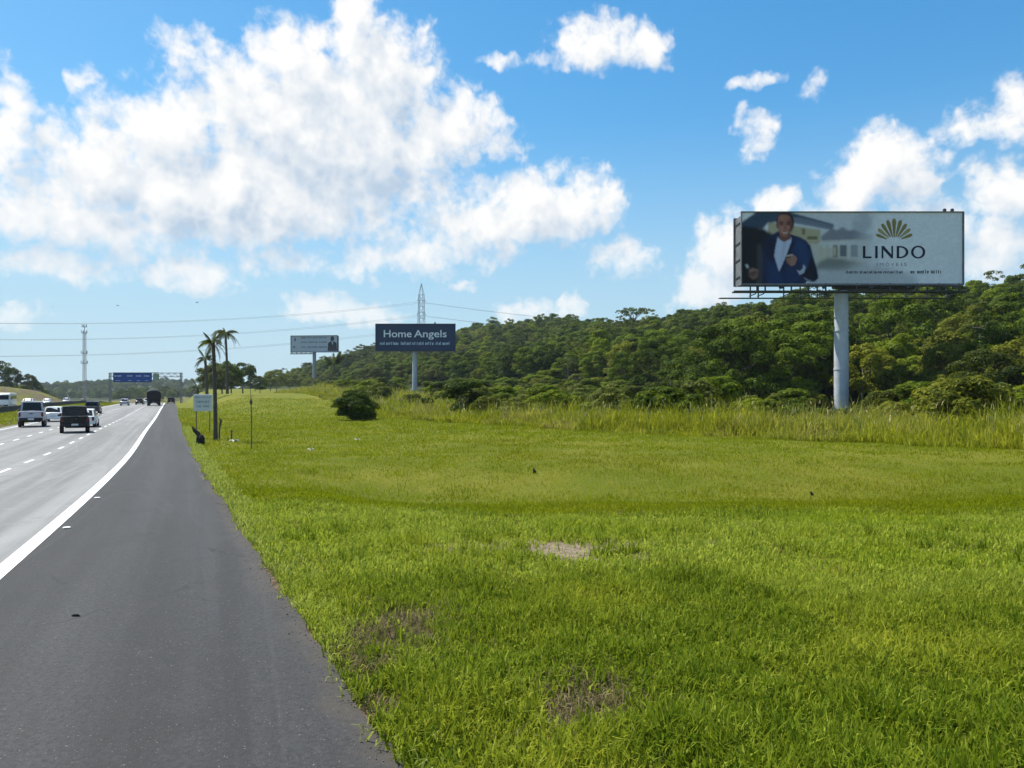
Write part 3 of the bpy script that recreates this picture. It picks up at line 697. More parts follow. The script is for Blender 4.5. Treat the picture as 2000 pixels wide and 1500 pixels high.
lawn_m = leaf_mat('meadow_blades', (.095, .150, .005), (.43, .485, .048), .44, patch=1.6, tint=(.46, .46, .04), tint_amt=.6, tint_scale=.34)
pale_m = leaf_mat('plateau_blades', (0.144, 0.194, 0.009), (0.413, 0.466, 0.062), .44, patch=.8, tint=(0.251, 0.326, 0.009), tint_amt=.7, tint_scale=.22)
far_m = leaf_mat('meadow_far_blades', (0.101, 0.142, 0.001), (0.316, 0.344, 0.003), .46, patch=.5, tint=(0.237, 0.194, 0.010), tint_amt=.55)
rough_m = leaf_mat('rough_grass_blades', (0.090, 0.119, 0.004), (0.413, 0.405, 0.025), .48, patch=.30, tint=(0.377, 0.317, 0.106), tint_amt=.6, tint_scale=.16)
verge_m = leaf_mat('verge_blades', (0.175, 0.224, 0.022), (0.421, 0.456, 0.103), .42, patch=1.4)
straw_m = leaf_mat('seed_heads', (.24, .20, .08), (.46, .40, .20), .3, patch=.5)
dry_m = leaf_mat('dry_blades', (.08, .058, .028), (.36, .30, .15), .3, patch=1.5)
def sample(n, y0, y1, g, xmax=None):
    y = np.sqrt(g.uniform(y0*y0, y1*y1, n)); x = edge_x(y)+g.random(n)*(.80*y+7.-edge_x(y)); return x, y
def rough_edge(x, y):
    u, v = uv(x, y); return v-(rough_v(u)+(fbm(x, y, 3., 61)-.5)*2.2)
g = np.random.default_rng(11)
near_parts = []; pale_parts = []; dip_parts = []
for (n, y0, y1, L0, L1, W0, W1) in [(115000, 3.2, 6.6, .09, .24, .010, .022), (120000, 6.6, 9.5, .08, .20, .010, .020), (200000, 9.5, 19, .08, .18, .014, .027)]:
    x, y = sample(n, y0, y1, g); cl = fbm(x, y, .55, 41); e = x-edge_x(y)
    k = (g.random(n) > bare(x, y)*.93) & (g.random(n) < .35+1.1*cl) & (e > .03*g.random(n))
    x, y, cl = x[k], y[k], cl[k]
    L = g.uniform(L0, L1, len(x))*(.40+1.1*cl)*(.75+.25*sm(0, .8, x-edge_x(y))); W = g.uniform(W0, W1, len(x))
    yw = y+(fbm(x, y, 2.2, 77)-.5)*3.2+.04*x                      # lighter grass on the flat before the dip and along the road
    pp_ = np.maximum(sm(7.6, 10.2, yw)*(1-sm(14.2, 15.6, yw)), .8*(1-sm(.5, 1.8, x-edge_x(y)+(fbm(x, y, .9, 78)-.5)*1.2))*sm(5, 7, y))
    pp_ = np.maximum(pp_, .14)                                     # pale strands everywhere
    fz = yw > 15.4+g.normal(0, .4, len(x))
    if fz.any(): dip_parts.append(blades(x[fz], y[fz], L[fz]*.62, W[fz]*.95, g.uniform(.15, .9, fz.sum()), g)); x, y, L, W, pp_ = x[~fz], y[~fz], L[~fz], W[~fz], pp_[~fz]
    m = g.random(len(x)) < pp_
    near_parts.append(blades(x[~m], y[~m], L[~m], W[~m], g.uniform(.15, .95, (~m).sum()), g)); pale_parts.append(blades(x[m], y[m], L[m]*.9, W[m], g.uniform(.15, .95, m.sum()), g))
ty = np.sqrt(g.uniform(3.6**2, 13**2, 150)); tx = edge_x(ty)+.3+g.random(150)*(.8*ty-edge_x(ty)); nb = 46
x = (tx[:, None]+g.normal(0, .07, (150, nb))).ravel(); y = (ty[:, None]+g.normal(0, .07, (150, nb))).ravel()
near_parts.append(blades(x, y, g.uniform(.12, .30, len(x)), g.uniform(.008, .018, len(x)), g.uniform(.1, .9, len(x)), g))      # ranker tufts
v, q, t = merge(near_parts); o = link(bpy.data.objects.new('mown_grass', np_mesh('mown_grass', v, q, t, [lawn_m])))
tag(o, 'bright green broad-bladed grass in front of the bare patch', 'grass', kind='stuff')
v, q, t = merge(pale_parts); o = link(bpy.data.objects.new('pale_grass', np_mesh('pale_grass', v, q, t, [pale_m])))
tag(o, 'paler grass on the flat just before the shallow dip', 'grass', kind='stuff')
far_parts = list(dip_parts)
n = 470000; y = np.exp(g.uniform(math.log(18.5), math.log(130), n)); x = edge_x(y)+g.random(n)*(.85*y+7.-edge_x(y))
k = (rough_edge(x, y) < .5); x, y = x[k], y[k]; cl = fbm(x, y, 1.3, 43)
k = g.random(len(x)) < .3+cl; x, y, cl = x[k], y[k], cl[k]
far_parts.append(blades(x, y, g.uniform(.05, .15, len(x))*(.5+cl)*np.clip(y/40, .8, 1.3), g.uniform(.7, 1.4, len(x))*.00095*y, g.uniform(.1, .8, len(x)), g, 1))
# median
ym = np.sqrt(g.uniform(30**2, 230**2, 60000)); off = g.uniform(0, 10, 60000); xm = line_x(ym)-(3*LANE+1.1+off*.93)/.905
far_parts.append(blades(xm, ym, g.uniform(.1, .25, len(xm)), g.uniform(.05, .1, len(xm)), g.uniform(.1, .8, len(xm)), g, 1))
v, q, t = merge(far_parts); o = link(bpy.data.objects.new('meadow_grass', np_mesh('meadow_grass', v, q, t, [far_m])))
tag(o, 'yellow-green meadow grass beyond the shallow dip', 'grass', kind='stuff')
# pale tufts hanging over the asphalt edge
y = np.sqrt(g.uniform(3.2**2, 60**2, 26000)); e = g.random(len(y))**1.8*.55; x = edge_x(y)+.03-.24*np.clip(fbm(y*0, y, .7, 91)-.42, 0, 1)*2*g.random(len(y))+e
k = g.random(len(x)) > bare(x, y); x, y = x[k], y[k]; cl = fbm(x, y, .5, 47)
v, q, t = blades(x, y, g.uniform(.06, .2, len(x))*(.4+1.1*cl), g.uniform(.008, .016, len(x))*(1+y/25), g.uniform(.2, .95, len(x)), g, z0=np.maximum(ground_z(x, y), road_z(y)-.02))
o = link(bpy.data.objects.new('verge_grass', np_mesh('verge_grass', v, q, t, [verge_m]))); tag(o, 'pale shaggy grass fringe along the asphalt edge', 'grass', kind='stuff')
xs_, ys_ = [], []
for (cx, c2, a_, b_, s__) in BARE_W:
    if c2 > 9.5: continue
    nn_ = int(2600*min(1.2, a_*b_*4)); xs_.append(cx+g.normal(0, a_*.75, nn_)); ys_.append(c2+g.normal(0, b_*.75, nn_))
n = 15000; x, y = sample(n, 3.3, 16, g); k = g.random(n) < 1.6*np.clip(fbm(x, y, 1.1, 95)-.38, 0, 1); xs_.append(x[k]); ys_.append(y[k])       # dry stalks through the green
x, y = np.concatenate(xs_), np.concatenate(ys_); k = x > edge_x(y)+.02; x, y = x[k], y[k]
v, q, t = blades(x, y, g.uniform(.04, .16, len(x)), g.uniform(.006, .012, len(x))*np.clip(y/7, 1, 2), g.uniform(.5, .98, len(x)), g)
o = link(bpy.data.objects.new('dry_grass', np_mesh('dry_grass', v, q, t, [dry_m]))); tag(o, 'withered brown grass over the worn spots and straggling through the green', 'grass', kind='stuff')
# grit and small stones gathered along the asphalt edge
n = 2400; y = np.sqrt(g.uniform(3.4**2, 24**2, n)); x = edge_x(y)+.06-np.abs(g.normal(0, .14, n)); sz_ = g.uniform(.003, .008, n)*np.where(g.random(n) < .04, 2.0, 1)
oc = np.array([[1, 0, 0], [0, 1, 0], [-1, 0, 0], [0, -1, 0], [0, 0, .8], [0, 0, -.5]]); of = np.array([[0, 1, 4], [1, 2, 4], [2, 3, 4], [3, 0, 4], [1, 0, 5], [2, 1, 5], [3, 2, 5], [0, 3, 5]])
zz = np.where(x < edge_x(y), road_z(y)-.008, ground_z(x, y)+.01)
v = (np.stack([x, y, zz], -1)[:, None]+oc[None]*sz_[:, None, None]*g.uniform(.6, 1.3, (n, 6, 1))).reshape(-1, 3)
o = link(bpy.data.objects.new('grit', np_mesh('grit', v, None, (np.arange(n)[:, None, None]*6+of[None]).reshape(-1, 3), [mat('grit_stone', (.13, .115, .095), .9, var=.5, scale=40)]))); tag(o, 'dark grit and crumbs along the edge of the shoulder', 'grit', kind='stuff')
# tall rough grass between the mown strip and the scrub
n = 210000; u = -6+(g.random(n)**1.4)*250; dv = g.random(n)**1.6*16; vv = rough_v(u)+dv-.4; x, y = from_uv(u, vv)
re = rough_edge(x, y); k = (re > 0) & (np.degrees(np.arctan2(x, y)) < 58) & (y > 6) ; x, y, re = x[k], y[k], re[k]
cl = np.clip(.75*fbm(x, y, 1.5, 51)+1.0*(fbm(x, y, 4.5, 52)-.5)+.12, 0, 1); k = g.random(len(x)) < .2+1.3*cl; x, y, re, cl = x[k], y[k], re[k], cl[k]; hh = (.35+.65*sm(0, 3.5, re))*(.22+1.4*cl)
D = np.hypot(x, y)
p1 = blades(x, y, g.uniform(.6, 2.0, len(x))*hh, g.uniform(.02, .055, len(x))*np.clip(D/38, .8, 4), g.uniform(.05, .95, len(x)), g, droop=.9)
v, q, t = p1; o = link(bpy.data.objects.new('rough_grass', np_mesh('rough_grass', v, q, t, [rough_m]))); tag(o, 'tall yellowish rough grass bordering the mown strip', 'grass', kind='stuff')
k = (g.random(len(x)) < .03*(cl > .45)) & (re > 1); xs, ys, hs = x[k], y[k], hh[k]; n = len(xs)
zz = ground_z(xs, ys); Ls = g.uniform(.8, 2.0, n)*(.45+.55*hs)
p2 = blades(xs, ys, Ls, np.full(n, .014)*np.clip(np.hypot(xs, ys)/38, .8, 4), g.uniform(.02, .3, n), g)
p3 = blades(xs+g.normal(0, .05, n), ys, g.uniform(.22, .42, n), g.uniform(.03, .06, n)*np.clip(np.hypot(xs, ys)/38, .8, 4), g.uniform(.1, .6, n), g, z0=zz+Ls*.86)
v, q, t = merge([p2, p3]); o = link(bpy.data.objects.new('seed_heads', np_mesh('seed_heads', v, q, t, [straw_m]))); tag(o, 'straw-coloured seed heads standing above the rough grass', 'grass', kind='stuff')

# ------------------------------------------------------------------ billboards
steel = mat('weathered_steel', (.16, .165, .17), .6, .3, var=.25, scale=2., dirt=(.09, .07, .05))
dark_steel = mat('dark_steel', (.045, .047, .05), .55, .3, var=.25, scale=2.)
pole_paint = mat('pole_paint', (.46, .49, .52), .5, var=.10, scale=.8, dirt=(.38, .37, .34))
def flat_col(name, c, var=.04): return mat(name, c, .55, var=var, scale=.6, spec=.3)
def text_mesh(txt, size, m, extrude=.0, bold=0.):
    cu = bpy.data.curves.new('t', 'FONT'); cu.body = txt; cu.size = size; cu.align_x = 'LEFT'; cu.extrude = extrude; cu.offset = bold; cu.resolution_u = 4
    o = bpy.data.objects.new('t', cu); COL.objects.link(o); dg = bpy.context.evaluated_depsgraph_get()
    me = bpy.data.meshes.new_from_object(o.evaluated_get(dg)); bpy.data.objects.remove(o); bpy.data.curves.remove(cu)
    me.materials.clear(); me.materials.append(m)
    n = len(me.vertices); co = np.zeros(n*3, np.float32); me.vertices.foreach_get('co', co); co = co.reshape(-1, 3)
    return me, co
def place_text(name, txt, parent, m, x0, x1, z0, z1, y, bold=0.):
    """text fitted into the rectangle x0..x1, z0..z1 of an upright face at depth y; z0..z1 spans the capital height"""
    me, co = text_mesh(txt, 1., m, 0., bold)
    mn, mx_ = co.min(0), co.max(0); base = 0.; cap = .729
    out = np.zeros_like(co); out[:, 0] = x0+(co[:, 0]-mn[0])/(mx_[0]-mn[0])*(x1-x0); out[:, 2] = z0+(co[:, 1]-base)/cap*(z1-z0); out[:, 1] = y
    me.vertices.foreach_set('co', out.ravel()); me.update()
    return link(bpy.data.objects.new(name, me), parent)
def scribble(name, parent, m, words, z0, z1, y, seed, sw=.5):
    """a line of print too small to read in the photograph: rows of short strokes grouped as words"""
    g = random.Random(seed); b = MB(); h = z1-z0
    for (x0, x1) in words:
        x = x0
        while x < x1-h*.15:
            w = h*g.uniform(.22, .6); k = g.random(); w = min(w, x1-x)
            t = h*.24
            b.poly([(x, y, z0), (x+t*.9, y, z0), (x+t*.9, y, z1-(0 if k < .3 else .25*h)), (x, y, z1-(0 if k < .3 else .25*h))])
            if k > .35: b.poly([(x+t*.9, y, z0+h*.55), (x+w, y, z0+h*.55), (x+w, y, z0+h*.75), (x+t*.9, y, z0+h*.75)])
            if k > .6: b.poly([(x+t*.9, y, z0), (x+w, y, z0), (x+w, y, z0+h*.2), (x+t*.9, y, z0+h*.2)])
            if k > .5: b.poly([(x+w-t*.8, y-.001, z0+h*.2), (x+w, y-.001, z0+h*.2), (x+w, y-.001, z0+h*.55), (x+w-t*.8, y-.001, z0+h*.55)])
            x += w+h*.14
    o = b.build(name, m, parent); o['kind'] = 'stuff'; return o
class Face:
    """turns picture positions on an upright face into the billboard's own metres"""
    def __init__(s, root, Y): s.r = root; s.Y = Y; s.y = Y-root.location.y
    def __call__(s, px, py, lift=0.):
        return Vector(((px-1000)/FPX*s.Y-s.r.location.x, s.y-lift, EYE-(py-HOR)/FPX*s.Y-s.r.location.z))
def poly_part(name, face, pts, m, lift, parent):
    return MB().poly([face(x, y, lift) for x, y in pts]).build(name, m, parent)
def ell(cx, cy_, rx, ry, n=20, a0=0, a1=2*math.pi): return [(cx+rx*math.cos(a0+(a1-a0)*k/n), cy_+ry*math.sin(a0+(a1-a0)*k/n)) for k in range(n)]

def paint_picture(F, parent):
    """the printed photograph: colours worked out point by point on a fine flat mesh"""
    nx, ny = 400, 132; X, Yp = np.meshgrid(np.linspace(1449, 1879.4, nx), np.linspace(415.2, 554.6, ny)); img = np.zeros((ny, nx, 3))
    dx = (1879.4-1449)/(nx-1)
    def blur(m, s):
        k = max(1, int(s*3/dx)); w = np.exp(-.5*(np.arange(-k, k+1)*dx/s)**2); w /= w.sum()
        m = np.apply_along_axis(lambda r: np.convolve(np.pad(r, k, 'edge'), w, 'valid'), 1, m)
        return np.apply_along_axis(lambda r: np.convolve(np.pad(r, k, 'edge'), w, 'valid'), 0, m)
    def inside(pts):
        r = np.zeros(X.shape, bool); n = len(pts)
        for i in range(n):
            (xa, ya), (xb, yb) = pts[i], pts[(i+1) % n]
            if ya == yb: continue
            r ^= ((ya > Yp) != (yb > Yp)) & (X < (xb-xa)*(Yp-ya)/(yb-ya)+xa)
        return r.astype(float)
    def over(pts, col, s=.9, a=1.):
        nonlocal img
        m = (blur(inside(pts), s)*a)[..., None] if not np.isscalar(a) or a else 0
        img = img*(1-m)+np.array(col)*m
    fade = 1-sm(1610, 1712, X); nz = fbm(X, Yp, 9., 5)[..., None]; nf = fbm(X, Yp, 2.5, 6)[..., None]
    img[:] = (.80, .815, .82); img *= (.93+.10*nz); img *= (1-.16*np.exp(-((X-1640)/60)**2))[..., None]
    # house and garden behind, fading out towards the name
    over([(1540,415),(1700,413),(1720,560),(1540,560)], (.52,.56,.60), 14, .55)
    over([(1664,456),(1666,430),(1676,418),(1690,415),(1704,424),(1702,442),(1690,456)], (.30,.34,.38), 3.5, .55); over(ell(1676,428,8,5), (.55,.58,.60), 2.5, .8)
    over([(1600,464),(1616,452),(1624,445),(1634,450),(1646,443),(1655,450),(1668,449),(1684,455),(1704,458),(1704,470),(1606,472)], (.17,.17,.21), 1.8, .85*(1-.7*sm(1660, 1706, X)))
    over([(1500,432),(1604,448),(1604,470),(1700,466),(1700,514),(1592,522),(1500,480)], (.50,.50,.44), 1.4, .9*(1-.75*sm(1650, 1702, X)))
    over([(1500,434),(1602,450),(1602,476),(1560,476),(1500,462)], (.42,.38,.25), 1.3)
    over([(1598,474),(1700,467),(1702,477),(1600,486)], (.58,.61,.62), 1.2, .8*(1-.6*sm(1650, 1702, X)))
    over([(1440,440),(1476,415),(1545,415),(1628,438),(1626,447),(1545,432),(1500,435),(1490,447),(1440,456)], (.030,.060,.105), 1.6)
    over([(1545,424),(1560,424),(1630,440),(1622,449),(1545,435)], (.17,.205,.26), 1.4, .9)
    for (xa, xb, ya, yb, c) in [(1566,1573,447,458,(.22,.15,.06)),(1577,1596,462,468,(.12,.13,.05)),(1600,1607,478,508,(.50,.49,.36)),(1612,1619,478,508,(.50,.49,.37)),(1626,1636,479,503,(.26,.22,.15)),(1628,1632,483,499,(.50,.46,.34)),(1641,1653,478,501,(.10,.13,.16)),(1662,1675,478,502,(.26,.31,.33)),(1656,1659,474,508,(.56,.58,.58))]: over([(xa,ya),(xb,ya),(xb,yb),(xa,yb)], c, .9, .9)
    over([(1590,528),(1600,511),(1616,504),(1640,505),(1660,509),(1696,514),(1696,522),(1640,530)], (.13,.15,.14), 3., .8*(1-.7*sm(1640, 1698, X)))
    over([(1580,530),(1640,526),(1720,518),(1790,540),(1790,560),(1580,560)], (.42,.45,.46), 5, .7)
    # dark left side
    over([(1440,441),(1490,446),(1512,460),(1506,560),(1440,560)], (.004,.005,.008), 2.2); over([(1479,476),(1487,478),(1494,520),(1488,556),(1478,556)], (.045,.05,.06), 2.0, .8)
    # jacket, with folds and lapels
    jk = [(1494,560),(1489,530),(1491,492),(1496,466),(1512,456),(1523,450),(1546,458),(1562,463),(1574,470),(1583,480),(1588,500),(1595,525),(1598,543),(1591,550),(1576,549),(1570,560)]
    over(jk, (.006,.017,.070), 1.0)
    m = inside(jk)
    for pts, c, s, a in (([(1556,466),(1572,473),(1580,494),(1583,520),(1570,530),(1558,502),(1547,488)],(.008,.040,.130),3.,.9), ([(1500,494),(1508,500),(1520,528),(1538,560),(1500,560)],(.007,.035,.120),3.,.9), ([(1542,520),(1558,530),(1562,560),(1536,560),(1532,535)],(.006,.028,.100),3.,.8), ([(1583,500),(1595,525),(1598,543),(1588,550),(1572,546),(1564,536),(1577,526)],(.002,.004,.014),2.,.95), ([(1494,470),(1512,460),(1514,490),(1508,520),(1496,500)],(.003,.006,.028),3.,.8), ([(1541,470),(1552,476),(1540,505),(1524,532),(1522,529),(1535,500)],(.003,.008,.036),1.2,.9), ([(1515,474),(1510,482),(1512,505),(1521,531),(1513,500),(1517,480)],(.002,.006,.028),1.0,.9)): over(pts, c, s, a)
    over([(1519,463),(1530,470),(1546,463),(1545,473),(1535,500),(1521.6,531),(1512,500),(1515,480)], (.50,.55,.70), .9); over([(1530,470),(1536,474),(1531,500),(1524,520),(1526,495)], (.36,.40,.54), 1.6, .6)
    # head
    over([(1523,456),(1542,456),(1545,466),(1531,473),(1521,466)], (.17,.065,.045), 1.0)
    over(ell(1533.5,434.5,17.5,20.5,28), (.018,.010,.012), 1.0)
    fc = [(1518.5,434),(1520,423),(1526,418.5),(1537,418.5),(1544,424),(1546.5,436),(1545,448),(1541,457),(1535,463),(1530,463),(1523.5,457),(1519.5,446)]
    over(fc, (.30,.125,.085), .9); over(ell(1526,447,5,7,16), (.42,.19,.14), 2., .7); over(ell(1528,426,6,4,16), (.40,.19,.14), 2.2, .7); over([(1541,424),(1549,430),(1548,450),(1540,460),(1542,445)], (.11,.04,.032), 1.8, .9); over(ell(1539.5,444,2,3.5,12), (.45,.24,.19), 1.2, .7)
    for cx_ in (1525.6, 1539.6): over(ell(cx_,437.4,4.2,2.6,14), (.10,.03,.026), 1., .9); over([(cx_-4.5,434),(cx_,432.6),(cx_+4.5,434),(cx_+4,435),(cx_,434.2),(cx_-4,435)], (.03,.012,.012), .7, .9)
    over([(1533,440),(1536,447.5),(1530.5,447.8)], (.20,.07,.05), .9, .7); over([(1526.5,452),(1533,453.4),(1540,451.6),(1536.5,456.6),(1530,456.8)], (.50,.36,.31), .8, .9); over([(1526,451.4),(1533,452.4),(1540.6,451),(1533,453.4)], (.14,.04,.035), .6, .8)
    over(ell(1518,441,1.8,4.5,12), (.22,.08,.055), .7)
    # hands, keys, cuffs
    over([(1537,500),(1545,496.5),(1553,499),(1557,505),(1553,517),(1546,520),(1538,514),(1535,507)], (.30,.16,.115), 1.)
    for k in range(4): over([(1535,502+k*3.8),(1544,500.6+k*3.8),(1544,501.8+k*3.8),(1535,503.4+k*3.8)], (.13,.055,.04), .6, .8)
    over([(1534,499),(1548,496.5),(1549,498.6),(1535,501.4)], (.50,.48,.45), .7, .9); over([(1536,502.5),(1544,501.8),(1544,503.4),(1536,504)], (.02,.02,.02), .6, .8)
    over([(1556,527),(1562,530),(1568,524),(1569,516),(1573.5,522),(1570,533),(1562,537)], (.46,.50,.60), 1.0, .95); over([(1570,541),(1578,546),(1586,548),(1580,550),(1572,546)], (.30,.33,.40), 1.0, .8)
    over(ell(1471,535,10,10,18), (.10,.05,.04), 1.6); over([(1462,527),(1470,523.5),(1481,527),(1482,531),(1472,529),(1464,533)], (.24,.14,.11), 1.2); over([(1463,536),(1470,546),(1477,544),(1481,534),(1477,532),(1472,540)], (.20,.11,.085), 1.2); over([(1455,517),(1460,516),(1463,522),(1459,525)], (.48,.52,.58), 1., .95)
    img *= (.90+.20*nf)
    # flat mesh carrying these colours
    P = np.array([F(0, 0, .016)]); o3 = F(0, 0, .016)
    vx = (X-1000)/FPX*F.Y-F.r.location.x; vz = EYE-(Yp-HOR)/FPX*F.Y-F.r.location.z
    v = np.stack([vx, np.full_like(vx, o3.y), vz], -1).reshape(-1, 3); i = np.arange(ny-1)[:, None]*nx; j = np.arange(nx-1)[None]
    quads = np.stack([i+j, i+nx+j, i+nx+j+1, i+j+1], -1).reshape(-1, 4)
    m = bpy.data.materials.new('printed_vinyl'); m.use_nodes = True; q = NT(m.node_tree); b = q.n['Principled BSDF']
    q.l.new(q.node('ShaderNodeAttribute', attribute_name='print').outputs['Color'], b.inputs['Base Color']); b.inputs['Roughness'].default_value = .6; b.inputs['Specular IOR Level'].default_value = .2
    me = np_mesh('printed_photo', v, quads, None, [m]); ca = me.color_attributes.new('print', 'FLOAT_COLOR', 'POINT')
    ca.data.foreach_set('color', np.concatenate([np.clip(img, 0, 1).reshape(-1, 3), np.ones((ny*nx, 1))], 1).astype(np.float32).ravel())
    link(bpy.data.objects.new('printed_photo', me), parent)

def big_billboard():
    Y = 88.; x = 643/FPX*Y; g0 = gz(x, Y)
    T = thing('billboard', 'largest billboard, photo of a man in a blue jacket, on a thick pale pole', 'billboard', (x, Y, g0))
    YF = Y-1.05; F = Face(T, YF)
    tl, br = F(1448, 414.5), F(1880, 555)
    yf = F.y
    # pole
    zt = F(0, 566).z
    b = MB(); rr = .80
    b.tube([(0, 0, -.6), (0, 0, zt*.33), (0, 0, zt*.66), (0, 0, zt)], [rr*1.03, rr*1.01, rr*.98, rr*.96], 28); pole = b.build('pole', pole_paint, T, True)
    b = MB()
    for z in (zt*.33, zt*.66, zt-.25): b.tube([(0, 0, z-.09), (0, 0, z+.09)], rr*1.07, 28)
    b.build('flange', pole_paint, pole, True)
    # ladder up the back of the pole
    lad = MB()
    for sx in (-.22, .22): lad.tube([(sx, rr+.22, 3), (sx, rr+.22, zt-.3)], .025, 6)
    for k in range(int((zt-3.5)/.35)): lad.tube([(-.22, rr+.22, 3.2+k*.35), (.22, rr+.22, 3.2+k*.35)], .016, 5)
    lad.build('ladder', steel, T)
    # head beam and truss carrying the two faces
    zb = br.z
    MB().cbox((0, 0, zb+.35), (1.7, 1.5, 1.4), .08).build('pole_head', dark_steel, T)
    b = MB(); b.cbox(((tl.x+br.x)/2, 0, zb+.45), (br.x-tl.x-1.2, .55, .55), .05); b.build('head_beam', dark_steel, T)
    W = br.x-tl.x; H = tl.z-br.z
    # back face
    MB().cbox(((tl.x+br.x)/2, 1.10, (tl.z+br.z)/2-.1), (W+.6, .12, H-.2), .03).build('back_panel', steel, T)
    fr = MB(); n = 12
    for k in range(n+1):
        xx = tl.x+.15+(W-.3)*k/n
        fr.box((xx, yf+.22, (tl.z+br.z)/2), (.10, .14, H-.2)); fr.box((xx, .95, (tl.z+br.z)/2-.1), (.10, .14, H-.4))
        for z in (br.z+.5, (tl.z+br.z)/2, tl.z-.5): fr.box((xx, (yf+1.05)/2, z), (.08, 1.05-yf-.2, .08))
        s = 1 if k % 2 else -1
        fr.tube([(xx, yf+.3, (br.z+.5 if s > 0 else tl.z-.5)), (xx, .9, (tl.z-.5 if s > 0 else br.z+.5))], .035, 5)
    fr.build('truss', dark_steel, T)
    # left side cladding strip with its bolted ribs
    ss = MB(); ss.box((tl.x-.05, (yf+1.05)/2+.05, (tl.z+br.z)/2-.25), (.06, 1.95, H-.35)); side = ss.build('side_panel', steel, T)
    rb = MB()
    for z in (br.z+.9, br.z+2.9, br.z+4.9, tl.z-1.2): rb.box((tl.x-.12, (yf+1.05)/2+.05, z), (.10, 1.7, .16))
    rb.build('rib', dark_steel, side)
    # front face sheet and the printed picture on it
    vinyl = flat_col('billboard_vinyl_white', (.76, .775, .78))
    face = MB().cbox(((tl.x+br.x)/2, yf+.07, (tl.z+br.z)/2), (W, .12, H), .02).build('front_panel', vinyl, T)
    b = MB(); t_ = .12
    b.box(((tl.x+br.x)/2, yf-.02, tl.z+.03), (W+.16, .3, .08)); b.box(((tl.x+br.x)/2, yf-.02, br.z-.04), (W+.16, .3, .2))
    b.box((br.x+.05, yf-.02, (tl.z+br.z)/2), (.14, .3, H+.05)); b.box((tl.x-.02, yf-.02, (tl.z+br.z)/2), (.10, .3, H+.05))
    b.build('frame', steel, T)
    C = lambda n, c: flat_col('print_'+n, c)
    pp = lambda n, pts, c, lift: poly_part(n, F, pts, c, lift, face)
    paint_picture(F, face)
    # shell emblem, name and small print
    gold = C('gold', (.24,.19,.045)); gold2 = C('gold_light', (.36,.31,.12)); navy = C('navy', (.006,.014,.040)); grey = C('lettergrey', (.20,.24,.30))
    c0 = (1746, 476)
    for k in range(-4, 5):
        a = k*R(15.5); ln = 50-1.6*abs(k)**1.35; r0 = 11+abs(k)*1.2; w0, w1 = 1.0, 4.6-.25*abs(k)
        d = (math.sin(a), -math.cos(a)*.98); n_ = (math.cos(a), math.sin(a)*.98)
        P0 = (c0[0]+d[0]*r0, c0[1]+d[1]*r0-2); P1 = (c0[0]+d[0]*ln*.88, c0[1]+d[1]*ln*.88); P2 = (c0[0]+d[0]*ln, c0[1]+d[1]*ln)
        pts = [(P0[0]-n_[0]*w0, P0[1]-n_[1]*w0), (P0[0]+n_[0]*w0, P0[1]+n_[1]*w0), (P1[0]+n_[0]*w1*.9, P1[1]+n_[1]*w1*.9), (P2[0]+n_[0]*w1*.45, P2[1]+n_[1]*w1*.45), (P2[0]-n_[0]*w1*.45, P2[1]-n_[1]*w1*.45), (P1[0]-n_[0]*w1*.9, P1[1]-n_[1]*w1*.9)]
        pp('emblem_rib', pts, gold if abs(k) < 2 else gold2 if abs(k) % 2 else gold, .040+.0015*(k+4))
    def stroke(pts): pp('letter', pts, navy, .034)
    def ring(cx_, cy_, rx, ry, tx, ty, a0=0, a1=2*math.pi, n=28, close=True):
        b = MB(); 
        for k in range(n):
            A = a0+(a1-a0)*k/n; B = a0+(a1-a0)*(k+1)/n
            q4 = [(cx_+rx*math.cos(A), cy_+ry*math.sin(A)), (cx_+rx*math.cos(B), cy_+ry*math.sin(B)), (cx_+(rx-tx)*math.cos(B), cy_+(ry-ty)*math.sin(B)), (cx_+(rx-tx)*math.cos(A), cy_+(ry-ty)*math.sin(A))]
            b.poly([F(*p_, .034) for p_ in q4])
        b.build('letter', navy, face)
    yt, yb = 480.5, 504.5
    stroke([(1685,yt),(1690,yt),(1690,yb-3.6),(1702,yb-3.6),(1702,yb),(1685,yb)])
    stroke([(1709,yt),(1714,yt),(1714,yb),(1709,yb)])
    stroke([(1721.5,yt),(1726,yt),(1740.6,yb-7.5),(1740.6,yt),(1744,yt),(1744,yb),(1740.6,yb),(1725,yt+7.5),(1725,yb),(1721.5,yb)])
    stroke([(1751,yt),(1756,yt),(1756,yb),(1751,yb)]); ring(1757.5,(yt+yb)/2,16.5,12.,5.2,3.,-math.pi/2,math.pi/2,18); stroke([(1755.9,yt),(1757.6,yt),(1757.6,yt+3),(1755.9,yt+3)]); stroke([(1755.9,yb-3),(1757.6,yb-3),(1757.6,yb),(1755.9,yb)])
    ring(1793,(yt+yb)/2,14,12.6,5.,3.)
    x_ = 1712
    for ch in 'IMÓVEIS':
        w_ = {'I': 1.6, 'M': 7, 'Ó': 6.5}.get(ch, 5); a_, b_ = F(x_, 519.6), F(x_+w_, 513)
        place_text('letter', ch, face, grey, a_.x, b_.x, a_.z, b_.z, yf-.034); x_ += w_+4.5
    L = lambda a, b_: (F(a, 0).x, F(b_, 0).x)
    scribble('small_print', face, navy, [L(1652,1676),L(1679,1692),L(1694,1722),L(1725,1762)], F(0,534.2).z, F(0,528.6).z, yf-.034, 4)
    scribble('small_print', face, navy, [L(1778,1787),L(1791,1815),L(1818,1838)], F(0,534.2).z, F(0,527.6).z, yf-.034, 5)
    # service walkway hung below the faces, front and back, with flood lamps
    zw = F(0, 571).z; x0, x1 = F(1429, 0).x, F(1884, 0).x
    b = MB(); b.box(((x0+x1)/2, yf-.55, zw), (x1-x0, .75, .07)); walk = b.build('walkway', steel, T)
